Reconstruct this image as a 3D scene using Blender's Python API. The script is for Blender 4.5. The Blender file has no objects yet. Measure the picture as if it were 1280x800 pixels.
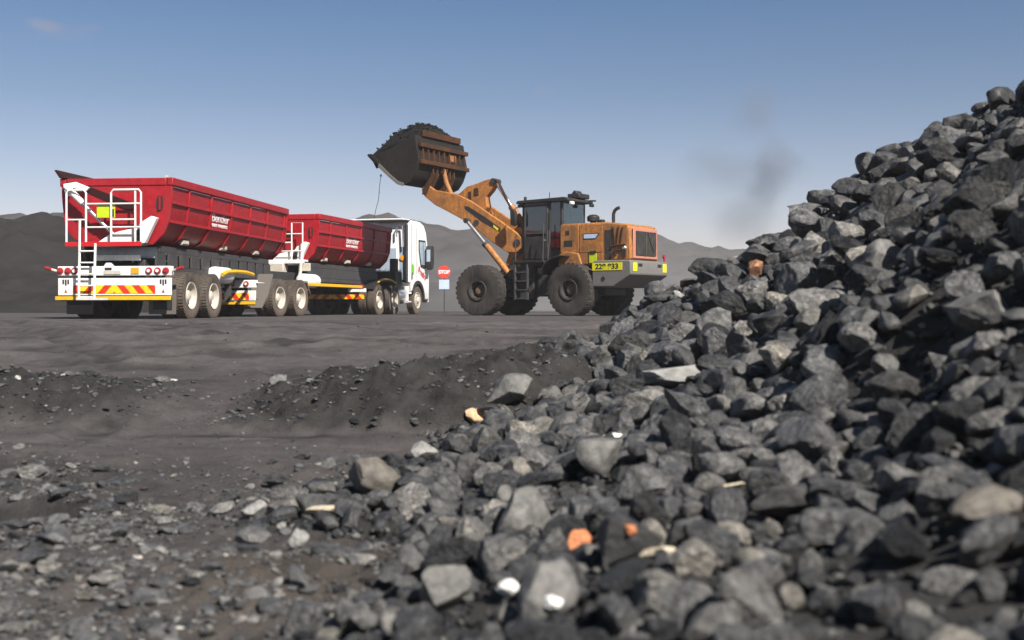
import bpy, math, random
import numpy as np
from mathutils import Vector, Matrix
random.seed(7); RNG = np.random.default_rng(11)
scene = bpy.context.scene
COL = scene.collection
R = math.radians
CAMZ = 0.25
FPX = 1482.0            # focal length in photo pixels (1280 wide)

# ------------------------------------------------------------------ materials
def nt(m):
    m.use_nodes = True
    t = m.node_tree; t.nodes.clear(); return t
def nd(t, typ, **kw):
    n = t.nodes.new(typ)
    for k, v in kw.items():
        if k.startswith('i_'):
            key = k[2:]
            key = int(key) if key.isdigit() else key.replace('_', ' ')
            n.inputs[key].default_value = v
        else: setattr(n, k, v)
    return n
def ramp(t, fac, stops):
    r = t.nodes.new('ShaderNodeValToRGB')
    el = r.color_ramp.elements
    while len(el) < len(stops): el.new(0.5)
    for e, (p, c) in zip(el, stops):
        e.position = p; e.color = (c, c, c, 1) if not hasattr(c, '__len__') else (*c, 1)
    t.links.new(fac, r.inputs[0]); return r
def mixc(t, fac, a, b, mode='MIX'):
    m = t.nodes.new('ShaderNodeMix'); m.data_type = 'RGBA'; m.blend_type = mode
    for i, v in ((0, fac), (6, a), (7, b)):
        if isinstance(v, (int, float)): m.inputs[i].default_value = v
        elif isinstance(v, tuple): m.inputs[i].default_value = (*v, 1)
        else: t.links.new(v, m.inputs[i])
    return m.outputs[2]
def out(t, bsdf):
    o = t.nodes.new('ShaderNodeOutputMaterial'); t.links.new(bsdf.outputs[0], o.inputs['Surface'])

DUST = (0.105, 0.09, 0.078)
def paint(name, col, rough=0.4, dust=0.35, scale=1.6, metal=0.0, low=0.0, spec=0.4, var=0.25, dustcol=DUST):
    """worn paint: colour variation, dusty and grimy blotches (object space), fine bump"""
    m = bpy.data.materials.new(name); t = nt(m); L = t.links.new
    tc = nd(t, 'ShaderNodeTexCoord')
    n1 = nd(t, 'ShaderNodeTexNoise', i_Scale=scale, i_Detail=8.0, i_Roughness=0.65)
    n2 = nd(t, 'ShaderNodeTexNoise', i_Scale=scale * 7, i_Detail=6.0, i_Roughness=0.7)
    mp = nd(t, 'ShaderNodeMapping'); mp.inputs['Scale'].default_value = (3.5, 3.5, 0.6)
    n3 = nd(t, 'ShaderNodeTexNoise', i_Scale=scale * 2.2, i_Detail=5.0)
    L(tc.outputs['Object'], n1.inputs['Vector']); L(tc.outputs['Object'], n2.inputs['Vector'])
    L(tc.outputs['Object'], mp.inputs[0]); L(mp.outputs[0], n3.inputs['Vector'])
    v = ramp(t, n2.outputs[0], [(0.3, 1 - var), (0.7, 1.0)])
    c = mixc(t, 1.0, col, v.outputs[0], 'MULTIPLY')
    d1 = ramp(t, n1.outputs[0], [(0.42, 0.0), (0.72, 1.0)])
    d2 = ramp(t, n3.outputs[0], [(0.45, 0.0), (0.75, 0.8)])
    ad = nd(t, 'ShaderNodeMath', operation='MAXIMUM'); L(d1.outputs[0], ad.inputs[0]); L(d2.outputs[0], ad.inputs[1])
    fac = nd(t, 'ShaderNodeMath', operation='MULTIPLY'); L(ad.outputs[0], fac.inputs[0]); fac.inputs[1].default_value = dust
    f = fac.outputs[0]
    if low > 0:      # road dirt thrown up from below: more dust near the ground
        sx = nd(t, 'ShaderNodeSeparateXYZ'); L(tc.outputs['Object'], sx.inputs[0])
        mr = nd(t, 'ShaderNodeMapRange', i_1=0.2, i_2=low, i_3=0.75, i_4=0.0); L(sx.outputs[2], mr.inputs[0])
        q = nd(t, 'ShaderNodeMath', operation='MULTIPLY'); L(mr.outputs[0], q.inputs[0]); L(v.outputs[0], q.inputs[1])
        a2 = nd(t, 'ShaderNodeMath', operation='ADD', use_clamp=True); L(f, a2.inputs[0]); L(q.outputs[0], a2.inputs[1]); f = a2.outputs[0]
    c = mixc(t, f, c, dustcol)
    b = nd(t, 'ShaderNodeBsdfPrincipled', i_Metallic=metal); b.inputs['Specular IOR Level'].default_value = spec
    L(c, b.inputs['Base Color'])
    rr = nd(t, 'ShaderNodeMapRange', i_3=rough, i_4=0.85); L(f, rr.inputs[0]); L(rr.outputs[0], b.inputs['Roughness'])
    bp = nd(t, 'ShaderNodeBump', i_Strength=0.12, i_Distance=0.02); L(n2.outputs[0], bp.inputs['Height']); L(bp.outputs[0], b.inputs['Normal'])
    out(t, b); return m

M = {}
M['red'] = paint('red_paint', (0.37, 0.006, 0.014), 0.42, 0.34, 1.1, var=0.45, dustcol=(0.10, 0.03, 0.027))
M['red_trim'] = paint('red_trim_paint', (0.5, 0.01, 0.015), 0.35, 0.1)
M['white'] = paint('white_paint', (0.8, 0.8, 0.78), 0.35, 0.22, 2.2, low=0.55)
M['cabwhite'] = paint('cab_white_paint', (0.8, 0.8, 0.78), 0.25, 0.16, 1.8, low=1.0)
M['rimwhite'] = paint('white_wheel_paint', (0.52, 0.47, 0.4), 0.4, 0.22, 3.0)
M['black'] = paint('black_paint', (0.014, 0.014, 0.015), 0.5, 0.25, 2.0)
M['dark'] = paint('dark_chassis_paint', (0.025, 0.025, 0.027), 0.55, 0.5, 2.5, dustcol=(0.07, 0.065, 0.06))
M['greyplate'] = paint('grey_plate_paint', (0.035, 0.036, 0.039), 0.55, 0.45, 2.5)
M['rubber'] = paint('dusty_rubber', (0.03, 0.027, 0.025), 0.85, 0.9, 2.2, spec=0.15, dustcol=(0.11, 0.088, 0.072), low=1.6)
M['loadertyre'] = paint('dusty_loader_rubber', (0.035, 0.032, 0.03), 0.9, 0.9, 1.6, spec=0.1, dustcol=(0.075, 0.065, 0.058))
M['flap'] = paint('mud_flap_rubber', (0.12, 0.105, 0.09), 0.8, 0.5, 3.0)
M['yellow'] = paint('reflective_yellow', (0.75, 0.42, 0.01), 0.4, 0.15, 3.0)
M['lime'] = paint('hi_vis_lime', (0.5, 0.62, 0.01), 0.4, 0.12, 4.0)
M['hivis'] = paint('hi_vis_yellow', (0.72, 0.66, 0.01), 0.4, 0.15, 4.0)
M['orange'] = paint('orange_machine_paint', (0.52, 0.205, 0.042), 0.55, 0.85, 1.7, var=0.55, dustcol=(0.085, 0.05, 0.03))
M['orangedark'] = paint('worn_orange_steel', (0.11, 0.045, 0.017), 0.7, 1.0, 2.6, var=0.6, spec=0.15, dustcol=(0.02, 0.016, 0.014))
M['bucket'] = paint('dusty_bucket_steel', (0.032, 0.027, 0.024), 0.7, 0.9, 2.2, var=0.6, spec=0.15, dustcol=(0.010, 0.009, 0.0085))
M['steelgrey'] = paint('grey_counterweight_paint', (0.15, 0.145, 0.135), 0.6, 0.4, 2.0)
M['grille'] = paint('dark_mesh', (0.02, 0.02, 0.02), 0.6, 0.4, 6.0)
M['pinkred'] = paint('faded_red_frame_paint', (0.5, 0.2, 0.14), 0.5, 0.25, 3.0)
M['silver'] = paint('polished_steel', (0.7, 0.7, 0.72), 0.22, 0.15, 4.0, metal=0.9)
M['hubdusty'] = paint('dusty_hub_paint', (0.16, 0.10, 0.05), 0.7, 0.6, 3.0)
M['lampred'] = paint('red_lens', (0.35, 0.02, 0.025), 0.15, 0.1, 6.0)
M['amber'] = paint('amber_lens', (0.8, 0.32, 0.02), 0.2, 0.1, 6.0)
M['cream'] = paint('cream_paint', (0.55, 0.5, 0.42), 0.5, 0.3, 4.0)
M['panelblue'] = paint('pale_blue_gloss', (0.34, 0.42, 0.5), 0.12, 0.12, 1.2, spec=0.6)
M['ink'] = paint('black_print', (0.02, 0.02, 0.02), 0.5, 0.1, 4.0)
M['greenprint'] = paint('green_print', (0.16, 0.5, 0.03), 0.4, 0.1, 4.0)
M['redprint'] = paint('red_print', (0.5, 0.03, 0.03), 0.4, 0.1, 4.0)
M['whiteprint'] = paint('white_print', (0.75, 0.68, 0.68), 0.5, 0.3, 4.0, dustcol=(0.5, 0.2, 0.2))
M['signred'] = paint('sign_red', (0.75, 0.06, 0.05), 0.35, 0.1, 4.0)
M['signblue'] = paint('sign_pale_blue', (0.5, 0.6, 0.78), 0.35, 0.15, 6.0)
M['galv'] = paint('galvanised_steel', (0.25, 0.25, 0.25), 0.5, 0.3, 5.0)
M['seat'] = paint('black_fabric', (0.02, 0.02, 0.022), 0.9, 0.1, 6.0)
def glass_mat(name, tint, gl):
    m = bpy.data.materials.new(name); t = nt(m)
    a = nd(t, 'ShaderNodeBsdfTransparent'); a.inputs[0].default_value = (*tint, 1)
    g = nd(t, 'ShaderNodeBsdfGlossy', i_Roughness=0.04); g.inputs[0].default_value = (0.8, 0.85, 0.9, 1)
    fr = nd(t, 'ShaderNodeLayerWeight', i_Blend=0.35)
    mr = nd(t, 'ShaderNodeMapRange', i_3=gl, i_4=0.8); t.links.new(fr.outputs['Fresnel'], mr.inputs[0])
    mx = nd(t, 'ShaderNodeMixShader'); t.links.new(mr.outputs[0], mx.inputs[0]); t.links.new(a.outputs[0], mx.inputs[1]); t.links.new(g.outputs[0], mx.inputs[2])
    out(t, mx); return m
M['glass'] = glass_mat('tinted_glass', (0.16, 0.17, 0.18), 0.13)
M['darkbar'] = paint('dark_bar', (0.05, 0.04, 0.03), 0.7, 0.5, 5.0)
M['clearglass'] = glass_mat('clear_glass', (0.75, 0.85, 0.84), 0.06)

def chevron_mat():
    m = bpy.data.materials.new('chevron_stripes'); t = nt(m); L = t.links.new
    tc = nd(t, 'ShaderNodeTexCoord'); s = nd(t, 'ShaderNodeSeparateXYZ'); L(tc.outputs['Object'], s.inputs[0])
    ab = nd(t, 'ShaderNodeMath', operation='ABSOLUTE'); L(s.outputs[1], ab.inputs[0])
    k = nd(t, 'ShaderNodeMath', operation='MULTIPLY'); L(s.outputs[2], k.inputs[0]); k.inputs[1].default_value = 0.85
    a = nd(t, 'ShaderNodeMath', operation='ADD'); L(ab.outputs[0], a.inputs[0]); L(k.outputs[0], a.inputs[1])
    d = nd(t, 'ShaderNodeMath', operation='DIVIDE'); L(a.outputs[0], d.inputs[0]); d.inputs[1].default_value = 0.33
    f = nd(t, 'ShaderNodeMath', operation='FRACT'); L(d.outputs[0], f.inputs[0])
    g = nd(t, 'ShaderNodeMath', operation='GREATER_THAN'); L(f.outputs[0], g.inputs[0]); g.inputs[1].default_value = 0.5
    n = nd(t, 'ShaderNodeTexNoise', i_Scale=9.0, i_Detail=5.0); L(tc.outputs['Object'], n.inputs['Vector'])
    r = ramp(t, n.outputs[0], [(0.35, 0.7), (0.6, 1.0)])
    c = mixc(t, g.outputs[0], (0.62, 0.035, 0.012), (0.85, 0.52, 0.012))
    c = mixc(t, 1.0, c, r.outputs[0], 'MULTIPLY')
    b = nd(t, 'ShaderNodeBsdfPrincipled', i_Roughness=0.35); L(c, b.inputs['Base Color']); out(t, b); return m
M['chevron'] = chevron_mat()

def rock_mat(name, use_attr, gain=1.0):
    """coal and shale: blocky tone differences, mottling, thin pale dust, semi-gloss facets"""
    m = bpy.data.materials.new(name); t = nt(m); L = t.links.new
    tc = nd(t, 'ShaderNodeTexCoord')
    if use_attr:
        at = nd(t, 'ShaderNodeAttribute', attribute_name='tint'); rnd = at.outputs['Fac']; vec = tc.outputs['Object']; sc = 9.0
    else:
        oi = nd(t, 'ShaderNodeObjectInfo'); rnd = oi.outputs['Random']; sc = 1.6
        va = nd(t, 'ShaderNodeVectorMath', operation='ADD'); L(tc.outputs['Object'], va.inputs[0])
        cb = nd(t, 'ShaderNodeCombineXYZ')
        mu = nd(t, 'ShaderNodeMath', operation='MULTIPLY'); L(rnd, mu.inputs[0]); mu.inputs[1].default_value = 37.0
        L(mu.outputs[0], cb.inputs[0]); L(mu.outputs[0], cb.inputs[2]); L(cb.outputs[0], va.inputs[1]); vec = va.outputs[0]
    n1 = nd(t, 'ShaderNodeTexNoise', i_Scale=sc, i_Detail=9.0, i_Roughness=0.68); L(vec, n1.inputs['Vector'])
    n2 = nd(t, 'ShaderNodeTexNoise', i_Scale=sc * 6, i_Detail=6.0, i_Roughness=0.7); L(vec, n2.inputs['Vector'])
    base = ramp(t, rnd, [(0.0, (0.022, 0.0225, 0.024)), (0.3, (0.055, 0.056, 0.058)), (0.6, (0.092, 0.092, 0.092)),
                         (0.85, (0.128, 0.125, 0.12)), (0.95, (0.17, 0.162, 0.148)), (0.985, (0.2, 0.185, 0.16)), (1.0, (0.55, 0.53, 0.5) if use_attr else (0.22, 0.205, 0.18))])
    v = ramp(t, n1.outputs[0], [(0.3, 0.35*gain), (0.48, 0.95*gain), (0.68, 1.6*gain)])
    c = mixc(t, 1.0, base.outputs[0], v.outputs[0], 'MULTIPLY')
    v2 = ramp(t, n2.outputs[0], [(0.32, 0.55), (0.68, 1.25)])
    c = mixc(t, 1.0, c, v2.outputs[0], 'MULTIPLY')
    df = ramp(t, n1.outputs[0], [(0.56, 0.0), (0.78, 0.4)])
    c = mixc(t, df.outputs[0], c, (0.2*gain, 0.185*gain, 0.165*gain))
    vo = nd(t, 'ShaderNodeTexVoronoi', i_Scale=sc*2.2); L(vec, vo.inputs['Vector'])
    vg = nd(t, 'ShaderNodeRGBToBW'); L(vo.outputs['Color'], vg.inputs[0]); vr = ramp(t, vg.outputs[0], [(0.2, 0.72), (0.8, 1.22)])
    c = mixc(t, 0.8, c, vr.outputs[0], 'MULTIPLY')
    b = nd(t, 'ShaderNodeBsdfPrincipled'); L(c, b.inputs['Base Color']); b.inputs['Specular IOR Level'].default_value = 0.32
    rr = ramp(t, n1.outputs[0], [(0.35, 0.34), (0.65, 0.66)]); L(rr.outputs[0], b.inputs['Roughness'])
    bp = nd(t, 'ShaderNodeBump', i_Strength=0.8, i_Distance=0.05 if not use_attr else 0.012); hh = nd(t, 'ShaderNodeMath', operation='MULTIPLY_ADD'); L(vo.outputs['Distance'], hh.inputs[0]); hh.inputs[1].default_value = 0.9; L(n2.outputs[0], hh.inputs[2])
    L(hh.outputs[0], bp.inputs['Height']); L(bp.outputs[0], b.inputs['Normal'])
    out(t, b); return m
M['rock'] = rock_mat('coal_rock', False, 1.5); M['rockdark'] = rock_mat('dark_coal_rock', False, 0.5)
M['rubble'] = rock_mat('coal_rubble', True); M['rubbledark'] = rock_mat('gap_shade_rubble', True, 0.68)
def stone_mat(name, c1, c2, rough=0.7):
    m = bpy.data.materials.new(name); t = nt(m); L = t.links.new
    tc = nd(t, 'ShaderNodeTexCoord'); n = nd(t, 'ShaderNodeTexNoise', i_Scale=2.2, i_Detail=8.0, i_Roughness=0.65); L(tc.outputs['Object'], n.inputs['Vector'])
    r = ramp(t, n.outputs[0], [(0.35, c1), (0.62, c2)])
    b = nd(t, 'ShaderNodeBsdfPrincipled', i_Roughness=rough); b.inputs['Specular IOR Level'].default_value = 0.08 if name == 'black_coal' else 0.35; L(r.outputs[0], b.inputs['Base Color'])
    bp = nd(t, 'ShaderNodeBump', i_Strength=0.4, i_Distance=0.03); L(n.outputs[0], bp.inputs['Height']); L(bp.outputs[0], b.inputs['Normal'])
    out(t, b); return m
M['st_orange'] = stone_mat('orange_stone', (0.30, 0.10, 0.04), (0.52, 0.2, 0.09))
M['st_peach'] = stone_mat('peach_stone', (0.42, 0.25, 0.14), (0.62, 0.4, 0.24))
M['st_rust'] = stone_mat('rust_stone', (0.1, 0.06, 0.04), (0.34, 0.16, 0.08))
M['st_white'] = stone_mat('white_stone', (0.55, 0.54, 0.52), (0.8, 0.79, 0.76))
M['st_cream'] = stone_mat('cream_stone', (0.32, 0.27, 0.19), (0.55, 0.48, 0.36))
M['st_tan'] = stone_mat('tan_stone', (0.07, 0.063, 0.055), (0.135, 0.12, 0.102))
M['st_pale'] = stone_mat('pale_grey_stone', (0.14, 0.14, 0.135), (0.27, 0.265, 0.25))
M['st_grey'] = stone_mat('mid_grey_stone', (0.075, 0.074, 0.072), (0.155, 0.15, 0.14))
M['st_black'] = stone_mat('black_stone', (0.02, 0.02, 0.021), (0.045, 0.044, 0.043), 0.5)
M['coal'] = stone_mat('black_coal', (0.006, 0.006, 0.006), (0.016, 0.015, 0.0145), 0.9)

# ------------------------------------------------------------------ mesh helpers
class MB:
    def __init__(s): s.v = []; s.f = []
    def add(s, vs, fs):
        o = len(s.v); s.v += [tuple(p) for p in vs]; s.f += [tuple(i + o for i in f) for f in fs]; return s
    def box(s, x0, x1, y0, y1, z0, z1):
        return s.add([(x0,y0,z0),(x1,y0,z0),(x1,y1,z0),(x0,y1,z0),(x0,y0,z1),(x1,y0,z1),(x1,y1,z1),(x0,y1,z1)],
                     [(0,3,2,1),(4,5,6,7),(0,1,5,4),(1,2,6,5),(2,3,7,6),(3,0,4,7)])
    def prism(s, pts, a, b, axis='y'):
        """extrude polygon; axis y: pts are (x,z); axis x: pts are (y,z); axis z: pts are (x,y)"""
        n = len(pts)
        mk = {'y': lambda p, t: (p[0], t, p[1]), 'x': lambda p, t: (t, p[0], p[1]), 'z': lambda p, t: (p[0], p[1], t)}[axis]
        return s.add([mk(p, a) for p in pts] + [mk(p, b) for p in pts],
                     [tuple(range(n))[::-1], tuple(range(n, 2 * n))] + [(i, (i + 1) % n, n + (i + 1) % n, n + i) for i in range(n)])
    def tube(s, p0, p1, r, seg=10, r1=None):
        return s.pipe([p0, p1], r, seg, r1)
    def pipe(s, pts, r, seg=10, r1=None):
        pts = [Vector(p) for p in pts]; n = len(pts); r1 = r if r1 is None else r1
        vs = []; up = None
        for i, p in enumerate(pts):
            d = (pts[min(i + 1, n - 1)] - pts[max(i - 1, 0)]).normalized()
            if up is None:
                up = Vector((0, 0, 1)) if abs(d.z) < 0.9 else Vector((1, 0, 0))
            a = d.cross(up).normalized(); b = a.cross(d); up = b
            rr = r + (r1 - r) * i / (n - 1)
            for k in range(seg):
                t = 2 * math.pi * k / seg
                vs.append(p + a * (rr * math.cos(t)) + b * (rr * math.sin(t)))
        fs = [(i*seg+k, i*seg+(k+1) % seg, (i+1)*seg+(k+1) % seg, (i+1)*seg+k) for i in range(n - 1) for k in range(seg)]
        fs += [tuple(range(seg))[::-1], tuple((n-1)*seg + k for k in range(seg))]
        return s.add(vs, fs)
    def lathe(s, prof, c, axis='y', seg=40):
        """prof: list of (axial, radius), closed loop; revolve about axis through c"""
        n = len(prof); vs = []
        for k in range(seg):
            t = 2 * math.pi * k / seg
            for a, r in prof:
                u, w = r * math.cos(t), r * math.sin(t)
                vs.append({'y': (c[0]+u, c[1]+a, c[2]+w), 'x': (c[0]+a, c[1]+u, c[2]+w), 'z': (c[0]+u, c[1]+w, c[2]+a)}[axis])
        fs = [(k*n+i, k*n+(i+1) % n, ((k+1) % seg)*n+(i+1) % n, ((k+1) % seg)*n+i) for k in range(seg) for i in range(n)]
        return s.add(vs, fs)
    def xf(s, fn): s.v = [tuple(fn(p)) for p in s.v]; return s
    def build(s, name, mat, parent=None, bevel=0.0, smooth=True, xf=None, solid=0.0, seg=2):
        if xf: s.xf(xf)
        me = bpy.data.meshes.new(name); me.from_pydata(s.v, [], s.f); me.update()
        import bmesh
        bm = bmesh.new(); bm.from_mesh(me); bmesh.ops.recalc_face_normals(bm, faces=bm.faces); bm.to_mesh(me); bm.free()
        if smooth:
            me.polygons.foreach_set('use_smooth', [True] * len(me.polygons)); me.set_sharp_from_angle(angle=R(35))
        me.materials.append(mat)
        o = bpy.data.objects.new(name, me); COL.objects.link(o)
        if parent: o.parent = parent
        if solid:
            q = o.modifiers.new('thick', 'SOLIDIFY'); q.thickness = solid; q.offset = 0
        if bevel:
            q = o.modifiers.new('bevel', 'BEVEL'); q.width = bevel; q.segments = seg; q.limit_method = 'ANGLE'; q.angle_limit = R(40)
        return o
def tag(o, label=None, cat=None, group=None, kind=None):
    if label: o['label'] = label
    if cat: o['category'] = cat
    if group: o['group'] = group
    if kind: o['kind'] = kind
    return o
def empty(name, loc, rz=0):
    o = bpy.data.objects.new(name, None); o.empty_display_size = 0.3; COL.objects.link(o)
    o.location = loc; o.rotation_euler = (0, 0, rz); return o
def text(name, s, size, mat, parent, mtx, depth=0.004, bold=0.0, xf=None):
    cu = bpy.data.curves.new(name, 'FONT'); cu.body = s; cu.size = size; cu.align_x = 'CENTER'; cu.align_y = 'CENTER'; cu.extrude = depth; cu.offset = bold
    tmp = bpy.data.objects.new(name + '_tmp', cu); COL.objects.link(tmp)
    dg = bpy.context.evaluated_depsgraph_get(); dg.update()
    me = bpy.data.meshes.new_from_object(tmp.evaluated_get(dg)); bpy.data.objects.remove(tmp)
    me.transform(mtx)
    if xf:
        for v in me.vertices: v.co = xf(tuple(v.co))
    me.materials.clear(); me.materials.append(mat); me.name = name
    o = bpy.data.objects.new(name, me); COL.objects.link(o); o.parent = parent; return o
def basis(xd, yd, pos):
    x = Vector(xd).normalized(); y = Vector(yd).normalized(); z = x.cross(y)
    m = Matrix((x, y, z)).transposed().to_4x4(); m.translation = Vector(pos); return m
def np_mesh(name, V, F, mat, attrs=None, smooth=True, sharp=None):
    me = bpy.data.meshes.new(name); V = np.asarray(V, np.float32); F = np.asarray(F, np.int32)
    k = F.shape[1]
    me.vertices.add(len(V)); me.vertices.foreach_set('co', V.ravel())
    me.loops.add(F.size); me.loops.foreach_set('vertex_index', F.ravel())
    me.polygons.add(len(F)); me.polygons.foreach_set('loop_start', np.arange(0, F.size, k, dtype=np.int32))
    if smooth: me.polygons.foreach_set('use_smooth', np.ones(len(F), bool))
    me.update(calc_edges=True)
    for an, av in (attrs or {}).items():
        a = me.attributes.new(an, 'FLOAT', 'POINT'); a.data.foreach_set('value', np.asarray(av, np.float32))
    if sharp: me.set_sharp_from_angle(angle=R(sharp))
    me.validate(); me.materials.append(mat)
    return me

# ------------------------------------------------------------------ noise and terrain
def _h(ix, iy, s):
    n = (ix.astype(np.int64) * 374761393 + iy.astype(np.int64) * 668265263 + s * 974634777) & 0xFFFFFFFF
    n = ((n ^ (n >> 13)) * 1274126177) & 0xFFFFFFFF
    n = (n ^ (n >> 16)) & 0xFFFFFFFF
    return n / 4294967295.0
def vn(x, y, s=0):
    x = np.asarray(x, float); y = np.asarray(y, float)
    ix = np.floor(x); iy = np.floor(y); fx = x - ix; fy = y - iy
    fx = fx*fx*fx*(fx*(fx*6-15)+10); fy = fy*fy*fy*(fy*(fy*6-15)+10)
    a = _h(ix, iy, s); b = _h(ix+1, iy, s); c = _h(ix, iy+1, s); d = _h(ix+1, iy+1, s)
    return (a*(1-fx)+b*fx)*(1-fy)+(c*(1-fx)+d*fx)*fy - 0.5
def fbm(x, y, s=0, o=4, g=0.5):
    r = 0; a = 1.0
    for i in range(o):
        r = r + a * vn(x * 2**i + 17.3*i, y * 2**i - 9.1*i, s + i); a *= g
    return r
def smax(a, b, k):
    h = np.clip(0.5 + 0.5*(a-b)/k, 0, 1); return b*(1-h) + a*h + k*h*(1-h)
def sstep(a, b, x):
    t = np.clip((x-a)/(b-a), 0, 1); return t*t*(3-2*t)
GY = [-400, 0, 4, 6, 8, 10, 12, 13.5, 15, 17, 20, 23, 26, 2000]
GZ = [-0.97, -0.97, -0.97, -0.95, -0.885, -0.74, -0.47, -0.26, -0.115, -0.055, -0.012, 0, 0, 0]
def base_ground(x, y):
    z = np.interp(y + 0.25*np.sin(x*0.5), GY, GZ)
    z2 = np.interp(y + 0.25*np.sin(x*0.5) + 0.6, GY, GZ); z3 = np.interp(y + 0.25*np.sin(x*0.5) - 0.6, GY, GZ)
    return (z + z2 + z3) / 3
def berm(x, y):
    """two low windrows of coal fines across the slope, each its own height"""
    n = fbm(x*1.1, y*1.1, 50, 4)*0.55
    yc = 10.9 + 0.10*x + 0.25*np.sin(x*1.3)
    w = np.where(y < yc, 0.75, 0.95)
    p = np.clip(1 - ((y - yc + n*0.5)/w)**2, 0, 1)
    along = sstep(-3.0, -1.0, x + n*0.9) * (1 - sstep(0.3, 1.3, x))
    b1 = 0.35 * p**0.8 * along * (1 + 0.9*n)
    yc2 = 10.9 + 0.10*(x+4.5)
    p2 = np.clip(1 - ((y - yc2 + n*0.6)/0.95)**2, 0, 1)
    along2 = (1 - sstep(-4.2, -2.7, x + n*0.8))
    b2 = 0.18 * p2**0.9 * along2 * (1 + 0.8*n)
    return np.maximum(b1, 0), np.maximum(b2, 0)
TRACKS = [(-9.0, 31.0, 14.2), (-9.0, 31.0, 16.0), (3.5, 4.0, 12.2), (3.5, 4.0, 13.7), (-3.0, 38.0, 21.5), (-3.0, 38.0, 23.2), (-12.0, 9.0, 8.6), (-12.0, 9.0, 10.2), (2.0, 26.0, 10.4), (2.0, 26.0, 12.0)]
def tracks(x, y):
    """wheel ruts of turning trucks: sunk lane with lug marks and a thrown up edge"""
    dz = np.zeros_like(np.asarray(x, float)); dark = np.zeros_like(dz)
    for i, (a, b, r) in enumerate(TRACKS):
        rr = np.hypot(x-a, y-b) - r + 0.12*vn(x*0.7 + i, y*0.7, 501+i); ang = np.arctan2(y-b, x-a)*r
        fade = np.clip(vn(x*0.35 + 7*i, y*0.5, 520+i)*3.0 + 0.7, 0, 1)
        lane = np.exp(-(rr/0.17)**4); edge = np.exp(-((np.abs(rr)-0.27)/0.08)**2)
        lug = 0.5 + 0.5*np.sin(ang*22 + np.abs(rr)*14)
        dz += fade*(-0.042*lane*(0.55 + 0.45*lug) + 0.032*edge); dark += fade*lane*(0.35 + 0.55*lug)
    m = (1 - sstep(21, 24, y))*sstep(8.8, 9.6, y)
    return dz*m, np.clip(dark*m, 0, 1)
def ground(x, y, detail=True):
    x = np.asarray(x, float); y = np.asarray(y, float)
    z = base_ground(x, y)
    b1, b2 = berm(x, y); near = 1 - sstep(14, 24, y)
    flat = 1 - sstep(19, 24, y)
    z = z + b1 + b2
    bm = np.clip((b1 + b2)/0.12, 0, 1)
    # hollow with a darker floor at left
    hx, hy = x + 3.15, y - 6.65
    z = z - 0.20*np.clip(1.2*(1 - (hx/0.72)**2 - (hy/0.55)**2), 0, 1)**0.5*(1 - sstep(14, 24, y))
    # low mound of brown soil in front
    z = z + 0.10*np.exp(-((x+0.75)/0.6)**2 - ((y-4.9)/0.8)**2)
    # low frequency swells and the wheel ruts running across the slope
    z = z + fbm(x*0.35, y*0.7, 5, 3)*0.10*flat*sstep(2, 6, y)
    if detail:
        z = z + tracks(x, y)[0]*(1 - bm)
        rough = (1 - sstep(7.6, 8.8, y + 0.5*np.sin(x*2.0)))
        z = z + fbm(x*2.2, y*2.2, 9, 5, 0.6)*(0.05*rough + 0.018*flat + 0.10*bm)
        z = z + np.maximum(fbm(x*9, y*9, 19, 4, 0.6), -0.1)*(0.035*rough + 0.05*bm)
        z = z + np.abs(fbm(x*16, y*16, 23, 3, 0.6))*(0.030*bm + 0.016*rough)
        rut = fbm(x*0.6 + 0.4*np.sin(y), y*3.2 + 0.6*np.sin(x*0.35)*2, 33, 4, 0.6)
        z = z + rut*0.035*sstep(7.5, 9, y)*flat*(1-bm)
        z = z + fbm(x*0.25 + 0.2*np.sin(y*0.5), y*1.4 + np.sin(x*0.22)*1.5, 35, 3)*0.02*sstep(13, 16, y)*(1 - sstep(22, 25, y))
    return z
def pile(x, y):
    A = -2.06 + 0.77*x + 0.0558*y
    d = (x-5.2)*0.793 + (y-12.0)*0.608
    d = d + 0.08 + 0.35*fbm(x*0.8, y*0.8, 71, 3)
    tr = -(x-5.2)*0.608 + (y-12.0)*0.793
    d = d - 0.48*np.exp(-((tr-2.2)/0.95)**2) + 0.10*np.exp(-((tr+0.1)/0.7)**2)
    k = 0.35; sp = np.where(d/k > 20, d, k*np.log1p(np.exp(np.clip(d/k, -30, 20))))
    A = A - 1.35*sp
    A = -smax(-A, np.full_like(A, -3.3), 0.5)
    A = A + fbm(x*0.9, y*0.9, 61, 4)*0.30 + 0.26*(1 - sstep(4, 11, y))
    da = (x-1.2)*0.972 - (y-15)*0.231 + 0.5*fbm(x*0.7, y*0.7, 81, 3)
    ap = np.minimum(0.22*(da + 0.30 - 0.55*(1 - sstep(4.4, 6.6, y))), 0.42) - 2.0*sstep(13.5, 16, y)
    return A, ap
def surf(x, y, detail=True):
    g = ground(x, y, detail); A, ap = pile(x, y)
    s = smax(g, base_ground(x, y) + ap, 0.12)
    return smax(s, np.maximum(A, -3.0), 0.45), g
def pile_h(x, y):
    s, g = surf(x, y, False); return s - g
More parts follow.
